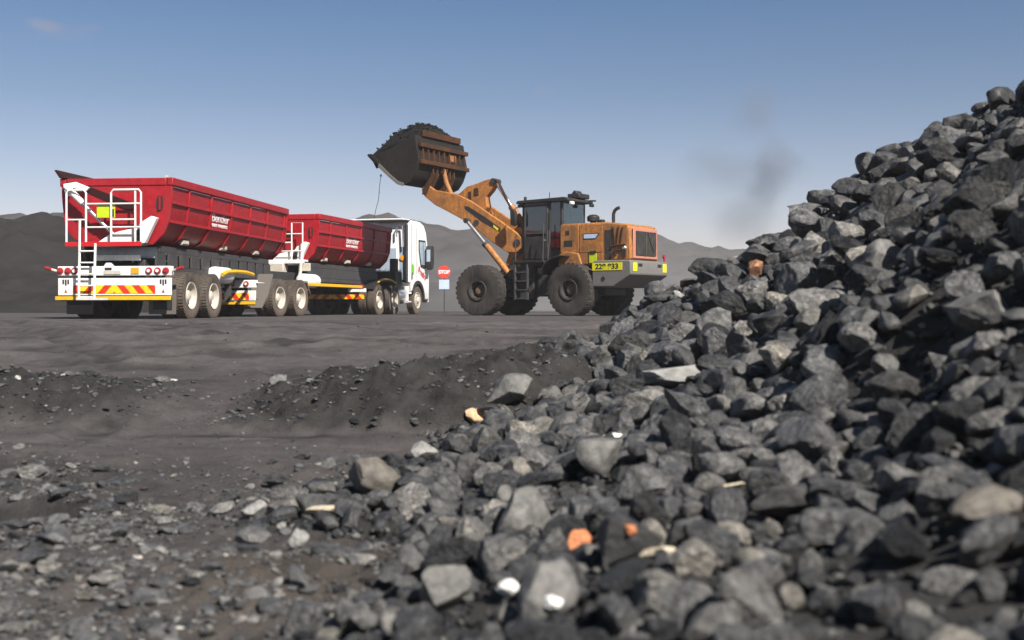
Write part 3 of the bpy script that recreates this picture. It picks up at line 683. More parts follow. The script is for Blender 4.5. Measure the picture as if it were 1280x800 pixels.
big = darts(15000, (-2.2, 10.5), (2.2, 17), lambda x, y: min(BASE(y)*rs(0.24), BASE(y)*1.32) * (0.72 + 0.28*min(1, max(0, pile_h(x, y)/0.3))), on_pile(0.04), 0.76, pre=pre)
big = clear_view(big, 0.8)
mid = darts(24000, (-2.4, 10.5), (2.2, 17), lambda x, y: BASE(y)*0.5*rs(0.25), on_pile(0.03), 0.85, pre=pre + big)
small = darts(34000, (-2.8, 9.5), (2.2, 16), lambda x, y: BASE(y)*0.23*rs(0.3), on_pile(0.015), 0.6, pre=pre + big + mid)
def place(pts, sink):
    P = np.array(pts); s, g = surf(P[:, 0], P[:, 1], False)
    return np.stack([P[:, 0], P[:, 1], s + P[:, 2]*(sink + (RNG.uniform(-0.4, 0.4, len(P)) if sink > 0.4 else 0))], -1), P[:, 2]
bp_, br_ = place(big, 0.5)
px_ = 640 + FPX*bp_[:, 0]/bp_[:, 1]; py_ = 384 - FPX*(bp_[:, 2]-CAMZ)/bp_[:, 1]; size = br_/bp_[:, 1]
back = (bp_[:, 0]-5.2)*0.793 + (bp_[:, 1]-12.0)*0.608 > 0.5      # behind the crest
inside = (px_ > -20) & (px_ < 1300) & (py_ < 830) & ~back
order = np.argsort(-(size*np.where(inside, 1, 0)))
NIND = 285
chosen = set(order[:NIND].tolist())
rest = np.array([i not in chosen for i in range(len(big))])
GL = {'crest': 'dark coal lump along the dark skyline crest of the heap',
      'upper': 'dark grey coal lump on the upper slope of the heap',
      'middle': 'grey coal lump on the middle slope of the heap',
      'front': 'big blurred grey coal lump low in the front of the heap',
      'toe': 'grey coal lump along the lower left toe of the heap'}
for i in order[:NIND]:
    x, y, z = bp_[i]; r = br_[i]
    hh = pile_h(np.array([x]), np.array([y]))[0]
    o = bpy.data.objects.new('coal_lump', (ROCKD if RNG.uniform() < 0.14 + 0.7*sstep(0.8, 2.0, hh) else ROCKS)[RNG.integers(0, NV)]); COL.objects.link(o)  # darker rock copy is picked more often higher on the heap
    o.location = (x, y, z); q = r*RNG.uniform(0.9, 1.2); o.scale = (q*RNG.uniform(.9, 1.15), q*RNG.uniform(.9, 1.15), q*RNG.uniform(.85, 1.1))
    o.rotation_euler = (RNG.normal(0, 0.5), RNG.normal(0, 0.5), RNG.uniform(0, 6.28))
    d = (x-5.2)*0.793 + (y-12.0)*0.608
    k = 'crest' if d > -0.45 else 'front' if py_[i] > 640 and px_[i] > 500 else 'toe' if pile_h(x, y) < 0.55 else 'upper' if py_[i] < 420 else 'middle'
    tag(o, GL[k], 'coal lump', {'crest': 'coal lumps on the crest', 'upper': 'coal lumps on the upper slope', 'middle': 'coal lumps on the middle slope', 'front': 'coal lumps low in front', 'toe': 'coal lumps at the toe'}[k])
def tints(n, lo=0.0, hi=1.0): return RNG.uniform(lo, hi, n)
parts = []
nv_off = 0
def push(lst, tr): lst.append(tr)
acc = []
if rest.any(): acc.append(merged('r', bp_[rest], br_[rest]*1.08, ROCK3, F3, None, tints(rest.sum(), 0.25, 0.985)))
P, r = place(mid, 0.0); acc.append(merged('m', P, r*1.1, ROCK2, F2, None, tints(len(P), 0, 1)**2.0*0.985))
def combine(acc):
    V, F, T = [], [], []; o = 0
    for v, f, tt in acc: V.append(v); F.append(f + o); T.append(tt); o += len(v)
    return np.concatenate(V), np.concatenate(F), np.concatenate(T)
P, r = place(small, 0.0); acc.append(merged('s', P, r*1.1, ROCK1, F1, None, tints(len(P), 0, 1)**2.2*0.996))
V, F, T = combine(acc)
o = bpy.data.objects.new('coal_rubble', np_mesh('coal_rubble', V, F, M['rubbledark'], {'tint': T}, sharp=30)); COL.objects.link(o)  # darkened rubble copy: shade of the gaps between lumps is put into its colour
tag(o, 'loose coal rubble filling the gaps between the big lumps of the heap', 'coal rubble', kind='stuff')
# gravel and chips on the ground: thick in front, thin on the windrows and the yard slope
def gden(X, Y):
    b1, b2 = berm(X, Y)
    d = 0.75*(1 - sstep(7.4, 8.7, Y + 0.4*np.sin(X*2))) + 0.5*np.clip((b1+b2)/0.15, 0, 1) + 0.03*(1 - sstep(11, 14, Y))
    d = d*np.clip(0.55 + 1.3*fbm(X*1.4, Y*1.8, 120, 3), 0.05, 1)
    return d
def grav(n, xr, yr, rmed, sg, sink, tlo, thi, shapes, F, lim=0.03, dens=True):
    X = RNG.uniform(*xr, n); Y = RNG.uniform(*yr, n)
    ok = (np.abs(X) < 0.55*Y + 0.6) & (pile_h(X, Y) < lim) & (((X+3.15)/0.75)**2 + ((Y-6.65)/0.58)**2 > RNG.uniform(0.85, 1.1, n))
    if dens: ok &= RNG.uniform(0, 1, n) < gden(X, Y)
    X, Y = X[ok], Y[ok]; r = np.minimum(rmed*np.exp(RNG.normal(0, sg, len(X))), rmed*3.2)
    z = ground(X, Y) + r*sink
    return merged('g', np.stack([X, Y, z], -1), r, shapes, F, None, RNG.uniform(tlo, thi, len(X)), 0.6)
FL2 = [s*np.array([1, 1, 0.55]) for s in ROCK2]; FL1 = [s*np.array([1, 1, 0.6]) for s in ROCK1]
acc = [grav(2600, (-7, 2.2), (9.3, 12.6), 0.026, 0.45, 0.15, 0.0, 0.75, FL2, F2), grav(14000, (-7, 2.2), (9.3, 12.6), 0.012, 0.45, 0.15, 0.0, 0.6, FL1, F1),
       grav(16000, (-5, 2.5), (3.4, 12.6), 0.016, 0.4, 0.15, 0.15, 0.97, FL1, F1),
       grav(60000, (-5, 2.5), (3.4, 9.0), 0.009, 0.4, 0.2, 0.2, 0.98, FL1, F1),
       grav(2600, (-5, 2.5), (3.4, 9.3), 0.038, 0.35, 0.12, 0.3, 0.955, FL2, F2),
       grav(420, (-7, 1.5), (3.4, 12.6), 0.013, 0.35, 0.3, 0.985, 1.0, FL1, F1),
       grav(260, (-7, 1.5), (9.3, 12.4), 0.016, 0.45, 0.3, 0.975, 1.0, FL1, F1),
       grav(900, (-5, 0), (3.4, 9.0), 0.022, 0.4, 0.2, 0.9, 0.99, FL2, F2),
       grav(700, (-8, 3), (8, 20), 0.012, 0.4, 0.2, 0.1, 0.9, FL1, F1, dens=False)]
V, F, T = combine(acc)
o = bpy.data.objects.new('gravel', np_mesh('gravel', V, F, M['rubble'], {'tint': T}, sharp=30)); COL.objects.link(o)
tag(o, 'flat grey gravel and pale chips strewn over the ground left of the heap', 'gravel', kind='stuff')
# larger loose stones lying on the gravel
lo_st = darts(1500, (-4.6, 0.6), (3.9, 8.6), lambda x, y: 0.02 + 0.009*y*rs(0.3)*0.75, lambda X, Y: (pile_h(X, Y) < 0.03) & (np.abs(X) < 0.44*Y) & (RNG.uniform(0, 1, X.shape) < 0.5*gden(X, Y)), 1.3, pre=pre)
for x, y, r in lo_st[:60]:
    z = float(ground(np.array([x]), np.array([y]))[0])
    o = bpy.data.objects.new('loose_stone', ROCKS[RNG.integers(0, NV)]); COL.objects.link(o)
    o.location = (x, y, z + r*0.15); o.scale = (r, r, r*0.55); o.rotation_euler = (RNG.normal(0, .25), RNG.normal(0, .25), RNG.uniform(0, 6.28))
    tag(o, 'flat grey stone lying loose on the gravel left of the heap', 'stone', 'loose stones on the gravel')
print('LUMPS', len(big), len(mid), len(small), len(lo_st))
# ------------------------------------------------------------------ trucks
def tyre_prof(Rr, w, rin):
    h = w/2
    return [(-h*0.82, rin), (-h*0.97, rin + (Rr-rin)*0.3), (-h, rin + (Rr-rin)*0.62), (-h*0.93, Rr*0.955), (-h*0.78, Rr*0.99), (-h*0.5, Rr), (h*0.5, Rr), (h*0.78, Rr*0.99), (h*0.93, Rr*0.955), (h, rin + (Rr-rin)*0.62), (h*0.97, rin + (Rr-rin)*0.3), (h*0.82, rin)]
def treads(mb, Rr, w, c, n, depth):
    """transverse tread blocks round the running surface"""
    for k in range(n):
        a = 2*math.pi*k/n
        for sgn in (-1, 1):
            a2 = a + (math.pi/n if sgn > 0 else 0); ca, sa = math.cos(a2), math.sin(a2)
            vs = []
            for (da, rr) in ((-0.32, Rr*0.985), (0.32, Rr*0.985), (-0.26, Rr + depth), (0.26, Rr + depth)):
                t_ = a2 + da*2*math.pi/n
                for yy in (0.06*w, 0.46*w): vs.append((c[0] + rr*math.cos(t_), c[1] + sgn*yy, c[2] + rr*math.sin(t_)))
            mb.add(vs, [(0, 1, 3, 2), (4, 6, 7, 5), (0, 4, 5, 1), (2, 3, 7, 6), (0, 2, 6, 4), (1, 5, 7, 3)])
def truck_wheel(parent, x, side, dual=True, Rr=0.515, yout=1.25):
    """side -1 = right.  One road wheel station: twin tyres, white steel rim, hub"""
    w = 0.27; mb = MB(); cz = Rr - 0.012
    ys = [yout - w/2, yout - w/2 - 0.31] if dual else [yout - w/2]
    for yc in ys:
        mb.lathe(tyre_prof(Rr - 0.012, w, 0.29), (x, side*yc, cz), 'y', 48); treads(mb, Rr - 0.012, w, (x, side*yc, cz), 44, 0.010)
    wh = mb.build('wheel', M['rubber'], parent)
    yc = ys[0]; s = side
    prof = [(-0.13, 0.30), (0.135, 0.30), (0.125, 0.272), (0.05, 0.262), (-0.02 if dual else 0.10, 0.235), (-0.06 if dual else 0.12, 0.13), (-0.06 if dual else 0.12, 0.02), (-0.10, 0.02)]
    rim = MB().lathe([(a*s, r) for a, r in prof], (x, s*yc, cz), 'y', 40)
    rim.build('rim', M['rimwhite'], wh)
    hb_ = MB().lathe([(a*s, r) for a, r in [(-0.07, 0.001), (-0.07, 0.13), (0.06 if dual else 0.15, 0.12), (0.085 if dual else 0.19, 0.095), (0.10 if dual else 0.2, 0.001)]], (x, s*yc, cz), 'y', 24)
    for k in range(10):
        a = 2*math.pi*k/10; px_, pz_ = x + 0.165*math.cos(a), cz + 0.165*math.sin(a); y0 = yc + (-0.05 if dual else 0.12)
        hb_.tube((px_, s*y0, pz_), (px_, s*(y0 + 0.045), pz_), 0.016, 8)
    hb_.build('hub', M['cream'], wh)
    return wh

def side_tipper(loc, rz, axles, h0, h1, label, rear):
    T = empty('tipper_trailer', loc, rz); tag(T, label, 'trailer', 'red side tipping trailers of the truck')
    # chassis rails, cross members
    c = MB()
    c0, c1 = 0.25, (h1 - 0.3 if rear else h1 - 0.2)
    for s in (-1, 1):
        c.box(c0, c1, s*0.38, s*0.54, 0.86, 1.26)
    for k in range(7): c.box(c0 + 0.3 + k*(c1-c0-0.6)/6 - 0.06, c0 + 0.3 + k*(c1-c0-0.6)/6 + 0.06, -0.377, 0.377, 0.92, 1.2)
    c.build('chassis', M['dark'], T, 0.01)
    # slotted side plates that carry the hopper
    for s in (-1, 1):
        c = MB(); xs = np.linspace(h0 + 0.35, h1 - 0.6, 12)
        c.box(h0 + 0.25, h1 - 0.5, s*0.80, s*0.84, 1.42, 1.56); c.box(h0 + 0.25, h1 - 0.5, s*0.80, s*0.84, 1.0, 1.12)
        for x in xs: c.box(x - 0.25, x + 0.25, s*0.80, s*0.84, 1.125, 1.415)
        c.build('side_plate', M['greyplate'], T, 0.006)
    for x in (h0 + 0.5, h1 - 0.9):
        MB().box(x - 0.12, x + 0.12, -0.79, 0.79, 1.265, 1.5).build('cradle', M['dark'], T, 0.01)
    for x in axles:
        MB().tube((x, -1.0, 0.503), (x, 1.0, 0.503), 0.075, 12).box(x - 0.5, x + 0.5, -0.68, -0.58, 0.62, 0.74).box(x - 0.5, x + 0.5, 0.58, 0.68, 0.62, 0.74).build('axle', M['dark'], T)
        for s in (-1, 1): truck_wheel(T, x, s)
    # hopper: bent plate body open at the top
    prof = [(-1.19, 2.80), (-1.17, 2.45), (-1.12, 2.06), (-1.0, 1.80), (-0.72, 1.61), (0.72, 1.61), (1.0, 1.80), (1.12, 2.06), (1.17, 2.45), (1.19, 2.80)]
    hp = MB(); n = len(prof); t_ = 0.035
    inn = [(p[0]*(1 - t_/1.1), p[1] + (t_ if p[1] < 2 else 0)) for p in prof]
    loop = prof + inn[::-1]
    hp.prism(loop, h0 + 0.08, h1 - 0.08, 'x')
    plate = [(-1.225, 2.93), (-1.22, 2.6), (-1.17, 2.1), (-1.06, 1.82), (-0.80, 1.57), (0.80, 1.57), (1.06, 1.82), (1.17, 2.1), (1.22, 2.6), (1.225, 2.93)]
    hp.prism(plate, h0, h0 + 0.075, 'x'); hp.prism(plate, h1 - 0.075, h1, 'x')
    H = hp.build('hopper', M['red'], T, 0.008)
    for s in (-1, 1):
        MB().box(h0 - 0.02, h1 + 0.03, min(s*1.12, s*1.255), max(s*1.12, s*1.255), 2.815, 2.985).build('rim_rail', M['red'], H, 0.02)
        for zc, yy in ((2.46, 1.155), (2.06, 1.105)):
            MB().box(h0 + 0.08, h1 - 0.08, min(s*yy, s*(yy + 0.06)), max(s*yy, s*(yy + 0.06)), zc - 0.03, zc + 0.03).build('stiffener', M['red'], H, 0.008)
        nr = 6 if h1 - h0 > 7 else 5
        for k in range(nr):
            x = h0 + (h1-h0)*(k + 0.75)/nr if k < nr-1 else h1 - 0.25
            out_ = [(s*1.225, 2.80), (s*1.205, 2.45), (s*1.155, 2.04), (s*1.03, 1.77), (s*0.80, 1.62)]
            inr = [(s*0.74, 1.625), (s*0.985, 1.805), (s*1.105, 2.065), (s*1.16, 2.45), (s*1.18, 2.80)]
            MB().prism(out_ + inr, x - 0.035, x + 0.035, 'x').build('rib', M['red'], H, 0.006)
        for k in range(3):
            x = h0 + (h1-h0)*(0.18 + 0.3*k)
            MB().box(x - 0.16, x + 0.16, min(s*0.82, s*0.95), max(s*0.82, s*0.95), 1.66, 1.74).tube((x - 0.2, s*0.9, 1.66), (x + 0.2, s*0.9, 1.66), 0.035, 8).build('hinge', M['cream'], H)
    MB().box(h0 - 0.02, h0 + 0.10, -1.1, 1.1, 2.82, 2.98).build('rim_rail', M['red'], H, 0.015)
    MB().box(h1 - 0.10, h1 + 0.02, -1.1, 1.1, 2.82, 2.98).build('rim_rail', M['red'], H, 0.015)
    MB().box(h0 + 0.0, h0 + 0.06, -1.13, -1.07, 2.985, 3.03).build('marker_lamp', M['cream'], H)
    # slot hole in the end plate
    MB().prism([(-1.0, 2.28), (-0.9, 2.28), (-0.88, 2.36), (-0.88, 2.52), (-0.92, 2.6), (-1.01, 2.6), (-1.03, 2.5), (-1.03, 2.36)], h0 - 0.012, h0 + 0.005, 'x').build('slot', M['ink'], H)
    MB().box(h0 - 0.05, h0 - 0.013, -0.98, -0.95, 2.3, 2.58).build('latch_bar', M['red'], H)
    # lip that folds up along the left
    MB().prism([(1.10, 2.99), (1.24, 2.99), (1.36, 3.16), (1.31, 3.17)], h0 - 0.06, h1, 'x').build('spill_lip', paint_dark, H, 0.005)
    # diagonal dark strip across the end plate
    MB().prism([(1.12, 2.9), (0.9, 2.92), (-0.45, 2.42), (-0.42, 2.3), (-0.2, 2.32)], h0 - 0.02, h0 + 0.004, 'x').build('dark_strip', paint_dark, H)
    MB().prism([(0.6, 1.62), (-0.1, 1.62), (0.12, 2.1), (0.5, 1.95)], h0 - 0.035, h0 - 0.004, 'x').build('pivot_plate', M['red'], H)
    # lettering on the flank
    Lx = 3.10 if rear else 6.95
    tl = 0.05/0.39
    text('lettering', 'Bentler', 0.27, M['whiteprint'], H, basis((1, 0, 0), (0, -tl, 1), (Lx, -1.157, 2.325)) @ Matrix.Diagonal((1.42, 1, 1, 1)), 0.006, 0.003)
    text('lettering', 'BULK HAULIERS', 0.105, M['whiteprint'], H, basis((1, 0, 0), (0, -tl, 1), (Lx, -1.138, 2.155)) @ Matrix.Diagonal((1.35, 1, 1, 1)), 0.006, 0.002)
    # working platform with guard rails, tipping ram and arm
    p0 = h0 - 0.36; pz = 1.58; yl, yr = 0.93, -0.70
    if not rear: yl, yr = 0.2, -0.90
    P = MB().box(p0, h0 - 0.03, yr, yl, pz - 0.04, pz).build('platform', M['greyplate'], T, 0.005)
    MB().box(p0 - 0.03, p0 - 0.003, yr - 0.02, yl + 0.02, pz - 0.06, pz + 0.035).build('edge_strip', M['red_trim' if rear else 'white'], P, 0.004)
    rr_ = 0.022
    if rear:
        g = MB()
        for ys_ in ((0.93, 0.50), (-0.05, -0.70)):
            top = pz + 1.12
            g.pipe([(p0, ys_[0], pz), (p0, ys_[0], top - 0.06), (p0, ys_[0] - 0.05, top), (p0, ys_[1] + 0.05, top), (p0, ys_[1], top - 0.06), (p0, ys_[1], pz)], rr_, 8)
        g.tube((p0, 0.93, pz + 0.5), (p0, 0.5, pz + 0.5), rr_*0.8, 8)
        for zz in (0.34, 0.83): g.tube((p0, 0.5, pz + zz), (p0, -0.70, pz + zz), rr_*0.8, 8)
        g.tube((p0, -0.05, pz + 0.5), (p0, -0.57, pz + 0.5), rr_*0.8, 8)
        g.tube((p0 + 0.01, -0.57, pz), (p0 + 0.01, -0.57, pz + 1.1), rr_, 8)
        g.build('guard_rail', M['white'], P)
        l = MB()
        for y in (0.62, 0.28): l.pipe([(p0 - 0.03, y, pz + 0.5 if y > 0.5 else pz), (p0 - 0.05, y, 1.2), (p0 - 0.08, y, 0.42)], 0.026, 8)
        for z in (1.42, 1.18, 0.94, 0.7, 0.46): l.tube((p0 - 0.06, 0.62, z), (p0 - 0.06, 0.28, z), 0.016, 8)
        l.box(p0 - 0.12, p0 - 0.04, 0.0, 0.66, 0.40, 0.44)
        l.build('ladder', M['white'], T)
    else:
        g = MB(); top = pz + 1.12
        g.pipe([(p0, -0.52, pz), (p0, -0.52, top), (p0, -0.86, top), (p0, -0.86, pz)], rr_, 8)
        g.pipe([(p0, 0.15, pz), (p0, 0.15, pz + 0.55), (p0, -0.52, pz + 0.55)], rr_, 8)
        for zz in (0.3, 0.8): g.tube((p0, -0.86, pz + zz), (p0, -0.1, pz + zz), rr_*0.8, 8)
        g.box(p0 - 0.02, h0 - 0.05, -0.9, 0.2, pz, pz + 0.05)
        g.build('guard_rail', M['white'], P)
    a = MB().tube((h0 - 0.26, 0.98, 2.78), (h0 - 0.2, -0.02, 1.78), 0.045, 12)
    RM = a.build('tipping_ram', M['silver'], T)
    MB().tube((h0 - 0.27, 1.0, 2.8), (h0 - 0.245, 0.62, 2.43), 0.07, 14).build('ram_barrel', M['white'], RM)
    MB().prism([(1.13, 2.86), (0.85, 2.9), (0.55, 2.78), (0.62, 2.70), (0.95, 2.78), (1.0, 2.6), (1.08, 2.62)], h0 - 0.12, h0 - 0.05, 'x').build('tipping_arm', M['white'], T, 0.01)
    MB().prism([(0.35, 1.59), (-0.72, 1.59), (-0.98, 2.12), (-0.86, 2.16), (-0.62, 2.02), (-0.55, 1.92), (-0.15, 1.84), (0.05, 1.78)], h0 - 0.22, h0 - 0.08, 'x').build('hinge_bracket', M['white'], T, 0.01)
    MB().prism([(-0.48, 1.64), (-0.62, 1.64), (-0.66, 1.9), (-0.52, 1.86)], h0 - 0.235, h0 - 0.221, 'x').build('bracket_hole', M['ink'], T)
    if rear:
        W = MB().box(p0 + 0.03, p0 + 0.045, -0.12, 0.28, 2.12, 2.42).build('warning_board', M['lime'], T, 0.004)
        MB().box(p0 + 0.02, p0 + 0.029, -0.10, -0.04, 2.14, 2.3).build('mark', M['ink'], W)
    # tail end: lamp bar, chevron board, yellow strip, flaps
    bw = 1.25 if rear else 1.2
    z0 = 0.0 if rear else -0.18
    lb = MB().box(-0.06, 0.10, -bw, bw, 0.915 + z0*0.9, 1.115 + z0*0.9).build('lamp_bar', M['white'], T, 0.012)
    lampy = (1.19, 1.02, 0.87, -0.77, -0.96, -1.14) if rear else (-0.55, -0.95)
    for y in lampy:
        k = MB().lathe([(0.0, 0.001), (0.0, 0.075), (-0.02, 0.07), (-0.03, 0.001)], (-0.062, y, 1.015 + z0*0.9), 'x', 20).build('tail_lamp', M['lampred'], lb)
        MB().lathe([(0.0, 0.035), (-0.012, 0.035), (-0.012, 0.001), (0.0, 0.001)], (-0.094, y, 1.015 + z0*0.9), 'x', 12).build('lens', M['cabwhite'] if abs(y) < 1 else M['lampred'], k)
    if rear:
        MB().box(-0.075, -0.061, -0.15, 0.22, 0.945, 1.02).build('lens_strip', M['cream'], lb)
        MB().box(-0.078, -0.061, -0.55, -0.38, 0.955, 1.08).build('amber_plate', M['amber'], lb)
        MB().prism([(0.24, 1.117), (0.02, 1.117), (0.08, 1.19), (0.18, 1.19)], -0.05, 0.05, 'x').build('plate_lamp', M['white'], lb, 0.01)
        MB().box(-0.07, -0.061, 0.05, 0.2, 1.035, 1.085).build('lamp_lens', M['ink'], lb)
        MB().box(0.1, 0.16, -0.5, 0.52, 1.24, 1.36).build('cross_bar', M['white'], T, 0.01)
        MB().box(0.4, 0.46, -0.78, 0.62, 1.3, 1.54).build('blue_cover', M['panelblue'], T, 0.01)
        for s in (-1, 1):
            mk = MB().pipe([(0.0, s*1.24, 1.0), (-0.05, s*1.36, 1.04), (-0.06, s*1.46, 1.07)], 0.028, 8).build('marker_arm', M['cream'], T)
            MB().tube((-0.06, s*1.38, 1.05), (-0.06, s*1.52, 1.085), 0.036, 10).build('marker_lamp', M['lampred'], mk)
    zb0, zb1 = (0.50, 0.865) if rear else (0.42, 0.68)
    B = MB().box(-0.04, 0.0, -bw, bw, zb0, zb1).build('bumper_board', M['white'], T, 0.006)
    if rear:
        MB().box(-0.05, -0.041, -0.90, 0.90, zb0 + 0.04, zb0 + 0.215).build('chevron_strip', M['chevron'], B)
        for s in (-1, 1):
            mk = MB()
            for q in (-0.055, 0.0, 0.055): mk.box(-0.05, -0.041, s*1.075 + q - 0.016, s*1.075 + q + 0.016, zb1 - 0.15 + abs(q)*0.5, zb1 - 0.03)
            mk.build('print', M['ink'], B)
            MB().prism([(s*1.075 - 0.03, zb0 + 0.06), (s*1.075 + 0.03, zb0 + 0.06), (s*1.075, zb0 + 0.13)], -0.05, -0.041, 'x').build('print', M['redprint'], B)
    else:
        MB().box(-0.05, -0.041, -1.02, 1.02, zb0 + 0.02, zb0 + 0.20).build('chevron_strip', M['chevron'], B)
        MB().prism([(-0.5, 0.95), (-1.34, 0.885), (-1.34, 0.87), (-0.5, 0.86)], -0.03, 0.2, 'x').build('wing_panel', M['white'], T, 0.006)
    MB().box(-0.075, -0.045, -bw, bw + (0.05 if rear else 0), zb0 - 0.10, zb0 - 0.02).build('yellow_strip', M['yellow'], T, 0.006)
    MB().box(-0.02, 0.06, -bw + 0.05, bw - 0.05, zb0 - 0.12, zb0 - 0.005).build('under_bar', M['dark'], T, 0.006)
    for s in (-1, 1):
        y0, y1 = (0.62, 1.22)
        if rear:
            f = MB().box(0.27, 0.30, min(s*y0, s*y1), max(s*y0, s*y1), 0.10, 0.86).build('mud_flap', M['flap'], T, 0.004)
            if s < 0: MB().box(0.255, 0.268, -1.14, -0.72, 0.2, 0.45).build('flap_panel', M['ink'], f)
            else: MB().box(0.255, 0.268, 0.66, 1.18, 0.30, 0.52).build('flap_panel', M['ink'], f)
    # tank, side guard and mudguard stays between the bogie and the nose
    xt = axles[-1] + 0.95
    for s in (-1, 1):
        tk = MB().lathe([(-0.55, 0.001), (-0.55, 0.12), (-0.50, 0.18), (-0.40, 0.2), (0.40, 0.2), (0.50, 0.18), (0.55, 0.12), (0.55, 0.001)], (xt + 0.3, s*0.93, 1.02), 'x', 24).build('air_tank', M['white'], T)
        yy = 1.16
        pts = [(xt - 0.2, s*yy, 1.02), (xt + 0.1, s*yy, 1.09), (xt + 0.7, s*yy, 1.12), (xt + 1.5, s*yy, 1.12), (xt + 2.0, s*yy, 1.08)]
        if rear: MB().pipe(pts, 0.05, 8).build('side_guard', M['yellow'], T)
        else: MB().box(axles[-1] - 0.6 + 1.15, h1 - 2.6, s*1.13 - 0.02, s*1.13 + 0.02, 0.86, 0.95).build('side_guard', M['yellow'], T, 0.01)
        if rear:
            for x in (6.9, 7.3): pass
        else:
            for x in (axles[0] - 0.75,):
                MB().prism([(x - 0.35, 0.2), (x + 0.05, 0.55), (x + 0.35, 1.12), (x + 0.31, 1.14), (x, 0.6), (x - 0.4, 0.24)], min(s*0.7, s*1.22), max(s*0.7, s*1.22), 'y').build('mudguard', M['flap'], T, 0.006)
            MB().prism([(axles[1] + 0.45, 0.95), (axles[1] + 0.7, 0.62), (axles[1] + 0.74, 0.62), (axles[1] + 0.5, 1.0)], min(s*0.7, s*1.22), max(s*0.7, s*1.22), 'y').build('mudguard', M['flap'], T, 0.006)
    if rear:       # kingpin neck, landing legs
        MB().box(h1 - 1.4, h1 - 0.3, -0.5, 0.5, 1.10, 1.25).build('kingpin_plate', M['dark'], T, 0.01)
        for s in (-1, 1):
            MB().box(5.0, 5.14, s*0.62 - 0.07, s*0.62 + 0.07, 0.42, 1.1).box(4.95, 5.19, s*0.62 - 0.12, s*0.62 + 0.12, 0.38, 0.42).build('landing_leg', M['greyplate'], T, 0.006)
    else:
        MB().box(0.6, 1.9, -0.5, 0.5, 1.262, 1.08 + 0.02).build('coupling_plate', M['dark'], T, 0.01)
        MB().box(h0 - 0.46, h0 - 0.12, -0.3, 0.15, 1.2, 1.53).build('valve_box', M['cream'], T, 0.02)
        MB().pipe([(h0 - 0.42, -0.84, 1.52), (h0 - 0.46, -0.84, 1.3), (h0 - 0.5, -0.8, 1.06), (h0 - 0.42, -0.7, 0.98)], 0.05, 8).build('step_stay', M['cream'], T)
        MB().box(h0 - 0.3, h0 - 0.2, -1.05, -0.7, 1.30, 1.53).build('bracket', M['cream'], T, 0.01)
        MB().lathe([(0, 0.001), (0, 0.05), (-0.05, 0.045), (-0.06, 0.001)], (axles[-1] + 0.62, -1.16, 0.74), 'x', 14).build('marker_lamp', M['lampred'], T)
    return T
paint_dark = paint('dark_red_paint', (0.03, 0.009, 0.009), 0.75, 0.5, 2.0, spec=0.1, dustcol=(0.02, 0.014, 0.013))
th1, th2, th3 = R(6.5), R(13.5), R(15.5)
side_tipper((-8.38, 25.04, 0), R(90) - th1, (1.09, 2.455), 0.06, 8.15, 'rear red side tipper trailer with white ladder, lime board and wide chevron bumper', True)
side_tipper((-7.78, 30.93, 0), R(90) - th2, (1.40, 2.76), 4.10, 10.45, 'front red side tipper trailer coupled between the rear trailer and the white cab', False)

